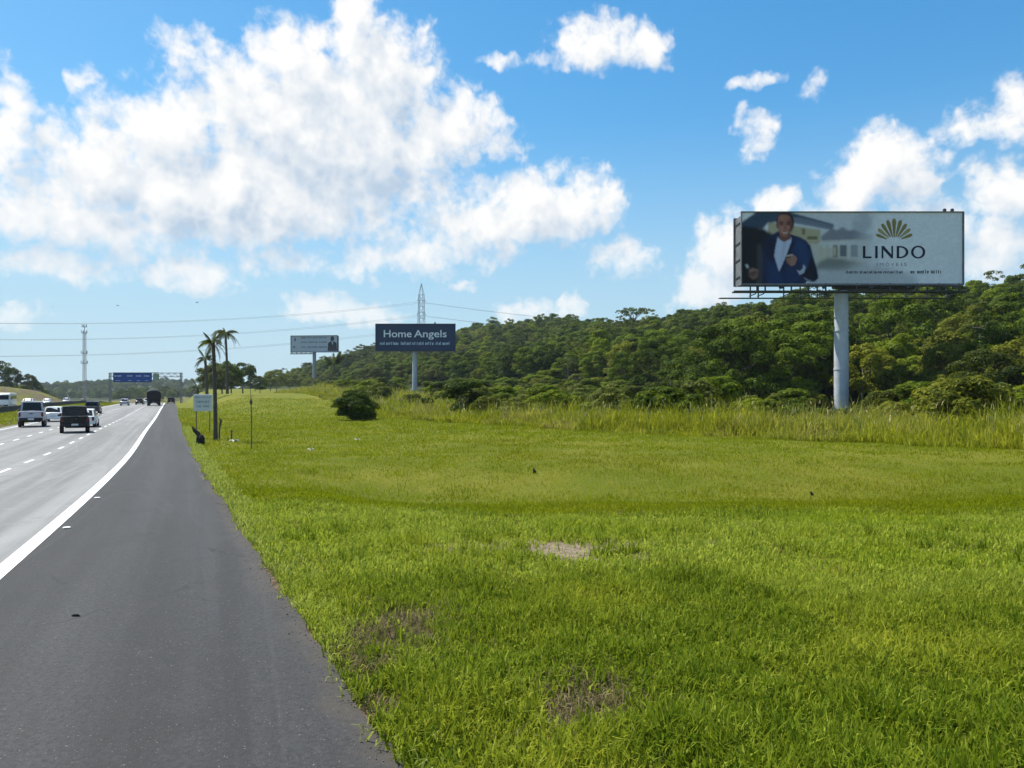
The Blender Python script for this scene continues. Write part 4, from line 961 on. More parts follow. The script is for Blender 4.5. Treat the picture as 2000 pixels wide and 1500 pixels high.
    b = MB(); b.box(((x0+x1)/2, yf-.95, zw+.02), (x1-x0, .06, .14)); b.box(((x0+x1)/2, yf-.18, zw-.04), (x1-x0, .08, .16)); b.build('walkway_edge', dark_steel, walk)
    b = MB(); b.box(((x0+x1)/2-.5, 1.6, zw-.35), (x1-x0+.4, .75, .07)); b.box(((x0+x1)/2-.5, 2.0, zw-.32), (x1-x0+.4, .06, .14)); b.build('walkway', steel, T)
    for px in (1478,1494,1545,1578,1612,1672,1737,1790,1832,1872):
        xx = F(px, 0).x; h = MB(); h.box((xx, yf-.10, (zw+br.z)/2), (.16, .12, br.z-zw+.2)); h.box((xx, 1.3, (zw-.3+br.z)/2), (.14, .12, br.z-zw+.6)); h.box((xx, .5, zw-.1), (.09, 2.4, .1)); h.build('hanger', dark_steel, T)
    for px in (1517,1600,1690,1762,1850):
        xx = F(px, 0).x; l = MB(); l.tube([(xx, yf-.5, zw), (xx, yf-1.3, zw+.30)], .03, 6); l.cbox((xx, yf-1.4, zw+.40), (.46, .30, .34), .06); l.build('flood_lamp', dark_steel, T)
    for px in (1853, 1868):
        xx = F(px, 0).x; l = MB(); l.tube([(xx, -.2, tl.z), (xx, -.2, tl.z+.3)], .06, 8); l.cbox((xx, -.2, tl.z+.42), (.34, .30, .42), .06); l.build('top_lamp', dark_steel, T)
    b = MB(); b.cbox((F(1722, 0).x, .3, br.z-.32), (F(1795, 0).x-F(1650, 0).x, 1.3, .30), .05); b.build('box_beam', dark_steel, T)  # box beam with dark underside below the right part of the panel
big_billboard()

def mid_billboard():
    Y = 250.; x = (810-1000)/FPX*Y; base = at(810, 770, Y).z
    T = thing('billboard', 'dark blue billboard with white Home Angels lettering on a slim pole', 'billboard', (x, Y, base))
    F = Face(T, Y-.9); tl, br = F(734, 633), F(889, 685.5); yf = F.y; W = br.x-tl.x; H = tl.z-br.z; cx_ = (tl.x+br.x)/2; cz = (tl.z+br.z)/2
    MB().tube([(0, 0, -3), (0, 0, br.z*.5), (0, 0, br.z+.6)], [.85, .82, .78], 20).build('pole', pole_paint, T, True)
    blue = flat_col('billboard_blue', (.004, .026, .082)); wh = flat_col('billboard_lettering', (.72, .76, .80))
    f = MB().cbox((cx_, yf+.06, cz), (W, .12, H), .02).build('front_panel', blue, T)
    MB().cbox((cx_, .9, cz), (W, .12, H-.2), .02).build('back_panel', steel, T)
    b = MB(); b.box((cx_, yf-.02, tl.z+.05), (W+.3, .34, .22)); b.box((cx_, yf-.02, br.z-.06), (W+.3, .34, .24))
    for xx in (tl.x-.05, br.x+.05): b.box((xx, yf-.02, cz), (.2, .34, H+.1))
    b.build('frame', dark_steel, T)
    b = MB()
    for k in range(9):
        xx = tl.x+W*(k+.5)/9; b.box((xx, 0, cz), (.12, 1.6, H-.6))
    b.cbox((cx_, 0, br.z+.8), (W-1, .7, .8), .05); b.build('truss', dark_steel, T)
    a, c = F(749.5, 658.5), F(804, 644); place_text('lettering', 'Home', f, wh, a.x, c.x, a.z, c.z, yf-.05, .012)
    a, c = F(808.5, 658.5), F(872.5, 644); place_text('lettering', 'Angels', f, wh, a.x, c.x, a.z, c.z, yf-.05, .012)
    L = lambda a, b_: (F(a, 0).x, F(b_, 0).x)
    wh2 = flat_col('billboard_lettering_small', (.46, .58, .66))
    scribble('small_print', f, wh2, [L(742,778),L(783,827),L(830.5,848),L(851,880)], F(0,673.6).z, F(0,667.6).z, yf-.05, 9)
    b = MB(); z = br.z-.7; b.box((cx_, yf-.7, z), (W, .8, .08))
    for k in range(7): b.box((tl.x+W*(k+.5)/7, yf-.3, z+.35), (.12, .9, .1))
    b.build('walkway', steel, T)
    l = MB(); xx = F(849, 0).x; l.tube([(xx, 0, tl.z), (xx, 0, tl.z+.4)], .08, 8); l.cbox((xx, 0, tl.z+.5), (.5, .4, .4), .06); l.build('top_lamp', dark_steel, T)
mid_billboard()

def far_billboard():
    Y = 410.; x = (614-1000)/FPX*Y; base = at(614, 764, Y).z
    T = thing('billboard', 'pale grey billboard with lines of print and a dark figure at its right end', 'billboard', (x, Y, base), R(-6))
    s = Y/FPX; zc = lambda py: EYE-(py-HOR)*s-base; xc = lambda px: (px-614)*s
    tl, br = Vector((xc(568), 0, zc(656))), Vector((xc(662), 0, zc(688))); W = br.x-tl.x; H = tl.z-br.z; cx_ = (tl.x+br.x)/2; cz = (tl.z+br.z)/2; yf = -1.
    MB().tube([(0, 0, -4), (0, 0, br.z+.6)], [1.0, .95], 20).build('pole', mat('grey_pole_paint', (.24, .27, .30), .5, var=.1, scale=.5), T, True)
    grey = flat_col('far_board_grey', (.40, .45, .52)); ink = flat_col('far_board_ink', (.10, .14, .19)); blk = flat_col('far_board_black', (.012, .016, .024))
    f = MB().cbox((cx_, yf+.06, cz), (W, .12, H), .02).build('front_panel', grey, T)
    MB().cbox((cx_, 1., cz), (W, .12, H-.2), .02).build('back_panel', steel, T)
    b = MB(); b.box((cx_, yf-.02, tl.z), (W+.4, .4, .35)); b.box((cx_, yf-.02, br.z), (W+.4, .4, .35))
    for xx in (tl.x, br.x): b.box((xx, yf-.02, cz), (.35, .4, H))
    b.build('frame', dark_steel, T)
    b = MB()
    for k in range(8): b.box((tl.x+W*(k+.5)/8, 0, cz), (.14, 1.8, H-.6))
    b.build('truss', dark_steel, T)
    for i, (ya, yb_) in enumerate(((657.5, 661.5), (666.5, 670), (676, 679.5))):
        scribble('print_line', f, ink, [(xc(588), xc(600)), (xc(602), xc(622)), (xc(625), xc(641))], zc(yb_), zc(ya), yf-.05, 20+i)
    e = [(xc(a), yf-.06, zc(b_)) for a, b_ in ell(576.5, 663.5, 1.8, 4, 10)]; MB().poly(e).build('emblem', ink, f)
    e = [(xc(a), yf-.06, zc(b_)) for a, b_ in ell(574.5, 678, 2.6, 1.8, 10)]; MB().poly(e).build('emblem', ink, f)
    MB().poly([(xc(a), yf-.06, zc(b_)) for a, b_ in ((642,686),(643,671),(647,667.5),(656,667.5),(660,671),(661,686))]).build('printed_figure', blk, f)
    MB().poly([(xc(a), yf-.07, zc(b_)) for a, b_ in ell(651.5, 662, 3.8, 5, 14)]).build('printed_head', blk, f)
    MB().poly([(xc(a), yf-.08, zc(b_)) for a, b_ in ((650,668),(653.5,668),(651.8,675))]).build('printed_shirt', grey, f)
    b = MB(); b.box((cx_-W*.25, yf-.8, br.z-1.1), (W*.5, 1., .12)); b.box((cx_-W*.25, yf-1.3, br.z-.9), (W*.5, .08, .5))
    for k in range(5): b.box((tl.x+W*.5*(k+.3)/5, yf-.4, br.z-.6), (.12, .9, 1.0))
    b.build('walkway', steel, T)
far_billboard()

# ------------------------------------------------------------------ roadside signs, posts, scraps
def small_sign():
    Y = 52.; x = (396-1000)/FPX*Y; g0 = gz(x, Y); T = thing('road_sign', 'small pale rectangular sign board on two thin posts at the verge', 'sign', (x, Y, g0))
    F = Face(T, Y); a, c = F(377.5, 770), F(415, 803)
    bd = MB().cbox(((a.x+c.x)/2, 0, (a.z+c.z)/2), (c.x-a.x, .03, a.z-c.z), .01).build('board', flat_col('sign_pale', (.56, .60, .58)), T)
    ink = flat_col('sign_ink', (.20, .30, .30)); L = lambda p, q_: (F(p, 0).x, F(q_, 0).x)
    for i, (ya, yb, w) in enumerate(((773.5, 777.5, [L(381,394),L(396,412)]), (781.5, 787, [L(384,398),L(400,410)]), (791, 795.5, [L(384,395),L(397,410)]))):
        scribble('lettering', bd, ink, w, F(0, yb).z, F(0, ya).z, -.03, 40+i)
    for px in (383, 409): MB().tube([(F(px, 0).x, .05, -.3), (F(px, 0).x, .05, a.z-.1)], .035, 8).build('post', mat('wood_post', (.13, .115, .09), .85, var=.3, scale=6), T)
small_sign()
wood = mat('old_wood', (.095, .08, .06), .9, var=.35, scale=5, bump=.4)
Y = 36.; x = (491-1000)/FPX*Y; z = gz(x, Y)
t = thing('thin_post', 'thin tall wooden stake with a small knob standing alone on the mown grass', 'post', (x, Y, z))
MB().tube([(0, 0, -.2), (.01, 0, 1.2), (-.02, 0, 2.45)], [.03, .026, .022], 7).build('stake', wood, t, True)
MB().tube([(-.02, 0, 2.2), (-.02, 0, 2.3), (-.02, 0, 2.42)], [.05, .075, .04], 8).build('knob', wood, t, True)
MB().tube([(-.02, 0, 2.42), (-.05, .01, 3.1), (-.03, 0, 4.1)], [.014, .011, .006], 6).build('whip', wood, t, True)
Y = 43.; x = (452-1000)/FPX*Y; z = gz(x, Y)
t = thing('short_stake', 'short weathered stake with a cross peg beside the slim verge palm', 'post', (x, Y, z))
MB().tube([(0, 0, -.2), (.02, 0, .62)], [.05, .04], 7).build('stake', wood, t, True); MB().tube([(-.09, 0, .5), (.12, 0, .54)], .02, 6).build('peg', wood, t, True)
Y = 44.; x = (428-1000)/FPX*Y; z = gz(x, Y)
t = thing('leaning_branch', 'dead branch leaning beside the slim verge palm', 'branch', (x, Y, z))
MB().tube([(0, 0, -.1), (.02, 0, .7), (.10, .02, 1.12), (.16, .03, 1.2)], [.045, .05, .075, .03], 7).build('stalk', wood, t, True)
MB().tube([(.10, .02, 1.1), (.02, .0, 1.22), (-.04, 0, 1.2)], [.05, .04, .015], 6).build('stub', wood, t, True)
# scorched stump of a young palm with a snapped leaning stalk
Y = 39.; x = (391-1000)/FPX*Y; z = gz(x, Y); blk = mat('scorched_bark', (.022, .020, .016), .95, var=.4, scale=8, bump=.6)
t = thing('broken_stump', 'dark ragged stump with a snapped leaning stalk at the verge', 'stump', (x, Y, z))
b = MB(); b.tube([(0, 0, -.1), (.02, 0, .12), (.02, 0, .36), (0, 0, .52), (0, 0, .58)], [.16, .21, .22, .15, .05], 9); b.build('stump', blk, t, True)
b = MB(); b.tube([(0, 0, .45), (-.12, 0, .62), (-.30, 0, .78), (-.42, 0, .98)], [.09, .12, .10, .03], 8); b.build('stalk', blk, t, True)
b = MB(); g = random.Random(4)
for k in range(26):
    a = k*2.4; h0 = g.uniform(.05, .5); p0 = Vector((.2*math.cos(a), .2*math.sin(a), h0)); p1 = p0+Vector((.12*math.cos(a), .12*math.sin(a), g.uniform(-.05, .16))); s_ = Vector((-math.sin(a), math.cos(a), 0))*.03
    b.poly([p0-s_, p0+s_, p1])
b.build('leaf_base', blk, t)
# scraps on the grass
scrap = mat('paper_scrap', (.62, .60, .45), .8, var=.15, scale=20)
for (px, py, w, lab) in [(458,863,.34,'pale crumpled scrap lying near the thin stake'), (697,861,.22,'pale scrap lying on the grass in front of the round bush'), (607,881,.20,'pale scrap lying on the yellowish dip'), (536,779,.8,'pale heap of cut grass beyond the thin stake')]:
    Y = EYE*FPX/(py-HOR)
    if py < 800: Y = 120
    for _ in range(6): Y = (EYE-gz((px-1000)/FPX*Y, Y))*FPX/(py-HOR)
    x = (px-1000)/FPX*Y; g = random.Random(px); n = 7; v = []; f = []
    for i in range(n):
        for j in range(n): v.append(((i/(n-1)-.5)*w*1.5+g.uniform(-.02, .02), (j/(n-1)-.5)*w+g.uniform(-.02, .02), .05+g.uniform(0, .07)+.05*math.sin(i*1.7)))
    for i in range(n-1):
        for j in range(n-1): f.append((i*n+j, i*n+j+1, (i+1)*n+j+1, (i+1)*n+j))
    me = bpy.data.meshes.new('scrap'); me.from_pydata(v, [], f); me.materials.append(scrap); o = link(bpy.data.objects.new('scrap', me)); o.location = (x, Y, gz(x, Y)); tag(o, lab, 'litter')
for (px, py, s, lab) in [(1043,922,.10,'small dark clod sticking out of the grass beyond the bare patch'), (1585,968,.075,'small dark clod in the grass in front of the big billboard')]:
    Y = EYE*FPX/(py-HOR)
    for _ in range(6): Y = (EYE-gz((px-1000)/FPX*Y, Y))*FPX/(py-HOR)
    x = (px-1000)/FPX*Y; b = MB(); b.tube([(0, 0, -.05), (.02, 0, s*.6), (-.02, 0, s*1.3), (.03, 0, s*1.7)], [s*.5, s*.6, s*.4, s*.1], 7)
    tag(b.build('clod', blk, None, True, (x, Y, gz(x, Y))), lab, 'clod')
Y = EYE*FPX/(1203-HOR); x = (148-1000)/FPX*Y
tag(MB().tube([(-.045, 0, .0), (-.02, .005, .006), (.025, 0, .007), (.05, -.005, .0)], [.004, .014, .012, .003], 7).build('rubber_scrap', mat('rubber', (.015, .015, .016), .9), None, True, (x, Y, .002)), 'small black rubber scrap lying on the dark shoulder', 'scrap')
# road studs beside the white line
for (px, py) in ((117, 1033), (185, 971)):
    Y = EYE*FPX/(py-HOR); p = road_pt(Y, -.26)
    s_ = thing('road_stud', 'small pale road stud set beside the white edge line', 'road stud', (p.x, p.y, p.z), R(25), 'road studs')
    MB().cbox((0, 0, .012), (.12, .10, .024), .01).build('body', paint, s_); MB().box((0, -.052, .012), (.08, .004, .012)).build('reflector', mat('stud_reflector', (.7, .6, .35), .3), s_)

# ------------------------------------------------------------------ vehicles
glass = mat('car_glass', (.010, .012, .013), .15, var=.1, spec=.3); tyre_m = mat('tyre', (.014, .014, .015), .9); rim_m = mat('rim', (.30, .31, .32), .35, .7); trim = mat('black_trim', (.012, .012, .013), .6)
red_l = mat('tail_lamp_red', (.12, .008, .008), .35); plate_m = mat('plate', (.55, .56, .58), .4); white_l = mat('head_lamp', (.75, .76, .74), .2)
def paint_m(n, c, rough=.28): return mat('paint_'+n, c, rough, var=.05, scale=1.5, spec=.3)
def section(hw, zb, zt, y, tuck=.06, n=3, crown=.03):
    """rounded body ring at length position y"""
    w = hw; r = []
    r += [(-w+tuck, zb), (w-tuck, zb), (w-.01, zb+.14), (w, zb+(zt-zb)*.5), (w-.03, zt-.07), (w-.10, zt), (0, zt+crown), (-w+.10, zt), (-w+.03, zt-.07), (-w, zb+(zt-zb)*.5), (-w+.01, zb+.14)]
    return [Vector((a, y, z)) for a, z in r]
def wheel(parent, x, y, r, w):
    b = MB(); s = 1 if x > 0 else -1
    b.tube([(x-s*w/2, y, r), (x-s*w*.4, y, r), (x+s*w*.4, y, r), (x+s*w/2, y, r)], [r*.93, r, r, r*.93], 20); o = b.build('wheel', tyre_m, parent, True)
    MB().tube([(x+s*(w/2-.03), y, r), (x+s*(w/2+.012), y, r)], [r*.62, r*.58], 14).build('rim', rim_m, o, True)
def car(name, label, loc, rz, col, kind='hatch', rear=True, group=None, detail=True):
    """front of the vehicle points to +y of its own axes"""
    T = thing(name, label, {'pickup': 'pickup', 'van': 'van'}.get(kind, 'car'), loc, rz, group)
    P = paint_m(col[0], col[1])
    if kind == 'pickup': L, hw, zb, belt, H, r = 5.2, .93, .42, 1.12, 1.80, .39
    elif kind == 'suv': L, hw, zb, belt, H, r = 4.5, .90, .30, 1.02, 1.66, .35
    else: L, hw, zb, belt, H, r = 4.1, .85, .24, .92, 1.47, .31
    y0 = -L/2
    if kind == 'pickup':
        st = [(y0, hw-.05, zb+.12, belt-.02), (y0+.10, hw-.01, zb+.02, belt), (y0+1.3, hw, zb, belt), (y0+3.4, hw, zb, belt), (y0+3.9, hw, zb, belt-.02), (y0+4.8, hw-.05, zb+.02, belt-.12), (y0+5.1, hw-.14, zb+.08, belt-.26), (y0+5.2, hw-.25, zb+.15, belt-.36)]
        cab = [(y0+1.55, hw-.12, belt-.02), (y0+1.72, hw-.20, H-.02), (y0+3.0, hw-.20, H), (y0+3.9, hw-.12, belt-.04)]
    elif kind == 'suv':
        st = [(y0, hw-.10, zb+.15, belt-.05), (y0+.12, hw-.02, zb+.02, belt), (y0+1., hw, zb, belt), (y0+3.0, hw, zb, belt-.02), (y0+3.9, hw-.04, zb+.02, belt-.12), (y0+4.35, hw-.14, zb+.08, belt-.25), (y0+4.5, hw-.28, zb+.16, belt-.35)]
        cab = [(y0+.10, hw-.08, belt-.02), (y0+.42, hw-.19, H-.04), (y0+2.1, hw-.19, H), (y0+3.25, hw-.10, belt-.05)]
    else:
        st = [(y0, hw-.10, zb+.15, belt-.06), (y0+.12, hw-.02, zb+.02, belt), (y0+1., hw, zb, belt), (y0+2.8, hw, zb, belt-.02), (y0+3.5, hw-.04, zb+.02, belt-.14), (y0+3.95, hw-.14, zb+.08, belt-.26), (y0+4.1, hw-.28, zb+.16, belt-.36)]
        cab = [(y0+.14, hw-.08, belt-.02), (y0+.62, hw-.20, H-.05), (y0+1.9, hw-.20, H), (y0+2.95, hw-.10, belt-.06)]
    body = MB().loft([section(w, a, c, y) for y, w, a, c in st]).build('body', P, T, True)
    # cabin: roof and pillars, then the panes set into it
    (ya, wa, za), (yb, wb, zb2), (yc, wc, zc_), (yd, wd, zd) = cab
    A = [Vector((s*wa, ya, za)) for s in (-1, 1)]; B = [Vector((s*wb, yb, zb2)) for s in (-1, 1)]; Cc = [Vector((s*wc, yc, zc_)) for s in (-1, 1)]; D = [Vector((s*wd, yd, zd)) for s in (-1, 1)]
    b = MB(); m1 = Vector((0, yb, zb2+.035)); m2 = Vector((0, yc, zc_+.035))
    b.add([A[0], A[1], B[0], B[1], Cc[0], Cc[1], D[0], D[1], m1, m2], [(0,1,3,8,2),(2,8,9,4),(8,3,5,9),(4,9,5,7,6),(0,2,4,6),(1,7,5,3),(0,6,7,1)])
    b.build('cabin', P, T, False)
    def pane(nm, quad, inset=.1, out=.012):
        c = sum(quad, Vector())/4; n_ = (quad[1]-quad[0]).cross(quad[3]-quad[0]).normalized()
        if n_.dot(c-Vector((0, (ya+yd)/2, belt+.2))) < 0: n_ = -n_
        q4 = [c+(p-c)*(1-inset)+n_*out for p in quad]; q5 = [c+(p-c)*(1-inset)+n_*(out-.02) for p in quad]
        return MB().loft([q5, q4]).build(nm, glass, T)
    pane('rear_window', [A[0], A[1], B[1], B[0]], .16); pane('windscreen', [D[0], D[1], Cc[1], Cc[0]], .10)
    for s in (0, 1):
        mid_b = Vector((A[s].x*.5+D[s].x*.5, (ya+yd)/2-.1, (za+zd)/2)); mid_t = Vector((B[s].x, (yb+yc)/2, (zb2+zc_)/2))
        pane('side_window', [A[s].lerp(B[s], .05), mid_b, mid_t, B[s]], .16); pane('side_window', [mid_b, D[s], Cc[s], mid_t], .16)
    for sx in (-1, 1):
        for yy in (y0+.85 if kind != 'pickup' else y0+1.15, y0+L-.85): wheel(T, sx*(hw-.12), yy, r, .24)
        MB().cbox((sx*(hw+.07), yd-.35, belt+.06), (.18, .10, .15), .03).build('mirror', trim if kind == 'pickup' else P, T, True)
    # rear end
    MB().cbox((0, y0-.02, zb+.13), (2*hw-.22, .16, .22), .04).build('rear_bumper', trim if kind == 'pickup' else P, T, True)
    MB().cbox((0, y0+L-.08, zb+.16), (2*hw-.5, .20, .26), .05).build('front_bumper', P, T, True)
    for sx in (-1, 1):
        MB().cbox((sx*(hw-.16), y0-.005, belt-.22), (.17, .05, .30), .02).build('tail_lamp', red_l, T)
        MB().cbox((sx*(hw-.33), y0+L-.10, belt-.42), (.26, .10, .13), .03).build('head_lamp', white_l, T)
    MB().cbox((0, y0-.06 if kind != 'pickup' else y0-.11, zb+.34 if kind != 'pickup' else zb+.16), (.42, .02, .13), .005).build('number_plate', plate_m, T)
    if kind == 'pickup':
        MB().cbox((0, y0-.005, belt-.25), (2*hw-.42, .04, .40), .02).build('tailgate', P, T); MB().cbox((0, y0-.03, belt-.16), (.24, .03, .06), .01).build('tailgate_handle', trim, T)
        MB().box((0, y0+.82, belt+.012), (2*hw-.26, 1.35, .02)).build('bed_cover', trim, T)
        MB().box((0, y0+2.3, zb-.02), (1.2, 3.0, .12)).build('chassis', trim, T)
    return T
def head(y):  # heading of the road at y
    d = road_pt(y+1, 0)-road_pt(y-1, 0); return math.atan2(-d.x, d.y)
def on_road(y, off, **k): return dict(loc=road_pt(y, off), rz=head(y))
silver = ('silver', (.42, .43, .48)); black = ('black', (.006, .0065, .007)); white = ('white', (.72, .73, .72)); graph = ('graphite', (.05, .055, .065))
def drive(name, label, y, off, col, kind, turn=0., scale=(1, 1, 1), **k):
    p = road_pt(y, off); t = car(name, label, (p.x, p.y, p.z), head(y)+turn, col, kind, **k); t.scale = scale; return t
drive('pickup_truck', 'silver pickup seen from behind in the lane beside the median', 66., 8.9, silver, 'pickup', turn=R(5), scale=(1., .8, 1.16))
drive('pickup_truck', 'black pickup seen from behind in the middle lane', 54.3, 4.5, black, 'pickup', turn=R(6), scale=(.96, .72, 1.02))
drive('parked_car' if False else 'hatchback', 'white hatchback just ahead of the black pickup in its lane', 63.5, 4.75, white, 'hatch')
drive('hatchback', 'white hatchback ahead of the silver pickup, mostly hidden by the black pickup', 78., 8.9, white, 'hatch')
drive('sport_utility_car', 'dark graphite car farther ahead next to the grass median', 104., 8.0, graph, 'suv')
drive('hatchback', 'black car far ahead in the middle lane before the gantry', 178., 5.2, black, 'hatch')
drive('hatchback', 'silver car beside the far black car before the gantry', 165., 7.6, silver, 'hatch')
drive('hatchback', 'white car far ahead close to the brow of the road', 196., 4.0, white, 'hatch')
drive('sport_utility_car', 'dark car stopped far off on the shoulder near the brow', 196., -1.6, black, 'suv')
def oncoming(name, label, y, off, col, kind):
    p = road_pt(y, off); return car(name, label, (p.x, p.y, p.z+.03), head(y)+math.pi, col, kind)
oncoming('hatchback', 'white oncoming car behind the barrier above the silver pickup roof', 150., OPP+2.0, white, 'suv')
oncoming('hatchback', 'white oncoming car on the opposite carriageway below the grassy bank', 196., OPP+5.5, white, 'hatch')
oncoming('pickup_truck', 'pale oncoming pickup on the opposite carriageway near the mast', 232., OPP+5.5, silver, 'pickup')
oncoming('hatchback', 'dark oncoming car following the pale oncoming pickup', 250., OPP+3., black, 'suv')

def minibus():
    Y = 140.; p = road_pt(Y, OPP+3.6)
    T = thing('minibus', 'white minibus on the opposite carriageway behind the barrier', 'bus', (p.x, p.y, p.z), head(Y)+math.pi)
    P = paint_m('bus_white', (.74, .74, .70)); b = MB(); L = 6.6; hw = 1.0
    st = [(-3.3, hw-.05, .45, 2.65), (-3.2, hw, .38, 2.74), (2.2, hw, .38, 2.74), (2.75, hw-.02, .38, 2.45), (3.2, hw-.1, .4, 1.5), (3.4, hw-.25, .5, 1.1)]
    b.loft([section(w, a, c, y, .05) for y, w, a, c in st]); b.build('body', P, T, True)
    for s in (-1, 1):
        for k in range(4): MB().cbox((s*(hw-.005), -2.6+k*1.28, 1.95), (.04, 1.1, .66), .02).build('side_window', glass, T)
        for yy in (-2.1, 2.2): wheel(T, s*(hw-.13), yy, .36, .24)
        MB().cbox((s*.62, 3.36, .84), (.3, .1, .18), .03).build('head_lamp', white_l, T); MB().cbox((s*(hw+.16), 2.6, 1.75), (.2, .1, .3), .03).build('mirror', trim, T)
    MB().loft([[Vector(q_) for q_ in ((-.84, 2.80, 2.36), (.84, 2.80, 2.36), (.86, 3.17, 1.58), (-.86, 3.17, 1.58))], [Vector(q_) for q_ in ((-.84, 2.86, 2.38), (.84, 2.86, 2.38), (.86, 3.23, 1.60), (-.86, 3.23, 1.60))]]).build('windscreen', glass, T)
    MB().cbox((0, 3.4, .58), (1.7, .16, .24), .05).build('front_bumper', trim, T); MB().cbox((0, -3.32, 2.0), (1.5, .04, .7), .02).build('rear_window', glass, T); MB().cbox((0, 3.49, .6), (.42, .02, .13), .004).build('number_plate', plate_m, T)
minibus()
def lorry():
    Y = 158.; p = road_pt(Y, 1.75); T = thing('lorry', 'dark tipper lorry with sheeted load, seen from behind in the outer lane', 'truck', (p.x, p.y, p.z), head(Y))
    D = paint_m('lorry_dark', (.007, .008, .010), .7); sheet = mat('load_sheet', (.014, .022, .022), .9, var=.4, scale=2.5, bump=.5)
    b = MB(); b.cbox((0, .6, 1.95), (2.5, 6.6, 1.9), .05); bed = b.build('tipper_body', D, T)
    for k in range(4): MB().box((-.9+k*.6, -2.73, 1.9), (.09, .06, 1.7)).build('tailgate_rib', D, bed)
    for k in range(6):
        for s in (-1, 1): MB().box((s*1.27, -2.1+k*1.1, 1.9), (.06, .1, 1.8)).build('side_rib', D, bed)
    g = random.Random(3); rings = []
    for i in range(9):
        y = -2.6+i*.8; rings.append([Vector((x, y, 2.86+(.95-(x/1.2)**2*.75)*(.4 if i in (0, 8) else 1)*g.uniform(.72, 1.08))) for x in (-1.2, -.8, -.3, .3, .8, 1.2)]+[Vector((1.2, y, 2.8)), Vector((-1.2, y, 2.8))])
    MB().loft(rings).build('sheeted_load', sheet, T, True)
    MB().cbox((0, 5.1, 1.75), (2.4, 1.9, 2.3), .15).build('cab', D, T, True); MB().box((0, 1.6, .85), (.9, 8.6, .25)).build('chassis', trim, T); MB().box((0, -2.7, .62), (2.3, .12, .18)).build('rear_bumper', trim, T)
    for s in (-1, 1):
        for yy in (-1.6, -.4, 5.0): wheel(T, s*1.02, yy, .5, .42)
        MB().cbox((s*.95, -2.74, .85), (.34, .05, .14), .02).build('tail_lamp', red_l, T); MB().box((s*.85, -2.55, .55), (.6, .03, .5)).build('mud_flap', trim, T)
    MB().box((0, 6.06, 2.2), (2.0, .02, .8)).build('windscreen', glass, T); MB().cbox((0, -2.78, .63), (.42, .02, .13), .004).build('number_plate', plate_m, T)
lorry()

# ------------------------------------------------------------------ median barrier
bar_m = mat('barrier_concrete', (.035, .035, .033), .9, var=.35, scale=1.2, dirt=(.02, .02, .02))
T = thing('median_barrier', 'long dark concrete barrier between the grass median and the opposite carriageway', 'barrier', (0, 0, 0))
prof = [(-.30, 0), (.30, 0), (.30, .08), (.14, .34), (.09, .88), (-.09, .88), (-.14, .34), (-.30, .08)]
seg = MB().loft([[Vector((a, yy, z)) for a, z in prof] for yy in (-1.98, 1.98)]).mesh('barrier_segment', bar_m)
y = 72.
while y < 330:
    p = road_pt(y, OPP-1.0); o = link(bpy.data.objects.new('barrier_segment', seg), T); o.location = (p.x, p.y, p.z-.05); o.rotation_euler = (0, 0, head(y)); y += 4*.905

# ------------------------------------------------------------------ sign gantry over the road
def gantry():
    Y = 222.; pr = at(354, 771, Y); zr = float(road_z(Y)); ang = head(Y)*0.0
    T = thing('sign_gantry', 'sign gantry spanning the highway with a wide blue direction board', 'gantry', (pr.x, Y, zr-.3))
    z = lambda py: EYE-(py-HOR)/FPX*Y-T.location.z; x = lambda px: (px-1000)/FPX*Y-T.location.x
    gal = mat('galvanised', (.17, .18, .19), .5, .4, var=.15, scale=1.)
    for px in (354, 215):
        xx = x(px); b = MB()
        for s in (-.45, .45): b.tube([(xx, s, -1), (xx, s, z(728))], .14, 8)
        for k in range(9): b.tube([(xx, -.45, k*1.0), (xx, .45, k*1.0+.9)], .05, 5)
        b.build('column', gal, T)
    b = MB(); zt, zb = z(728.5), z(736)
    for yy in (-.45, .45):
        for zz in (zt, zb): b.tube([(x(213), yy, zz), (x(356), yy, zz)], .09, 6)
    n = 22
    for k in range(n):
        xa, xb = x(215)+(x(354)-x(215))*k/n, x(215)+(x(354)-x(215))*(k+1)/n
        for yy in (-.45, .45): b.tube([(xa, yy, zb if k % 2 else zt), (xb, yy, zt if k % 2 else zb)], .05, 5)
        b.tube([(xa, -.45, zt), (xa, .45, zt)], .04, 5)
    b.build('truss', gal, T)
    blue = flat_col('sign_blue', (.012, .060, .26)); wh = flat_col('sign_white', (.60, .68, .80))
    bd = MB().cbox(((x(223.5)+x(299))/2, -.7, (z(729)+z(746.5))/2), (x(299)-x(223.5), .1, z(729)-z(746.5)), .03).build('direction_board', blue, T)
    MB().box(((x(223.5)+x(312))/2, -.62, z(728.3)), (x(312)-x(223.5), .3, .22)).build('board_rail', dark_steel, T)
    for (px, w) in ((233, 3.2), (256, 2.4), (273, 2.2), (289, 2.4)):
        scribble('lettering', bd, wh, [(x(px)-w*.33, x(px)+w*.33)], z(735.5), z(733), -.77, px); scribble('lettering', bd, wh, [(x(px)-w*.2, x(px)+w*.2)], z(744), z(742.6), -.77, px+1)
    green = flat_col('sign_green', (.20, .28, .20)); MB().cbox(((x(301)+x(313))/2, -.7, (z(730)+z(743))/2), (x(313)-x(301), .1, z(730)-z(743)), .03).build('lane_board', green, T)
gantry()

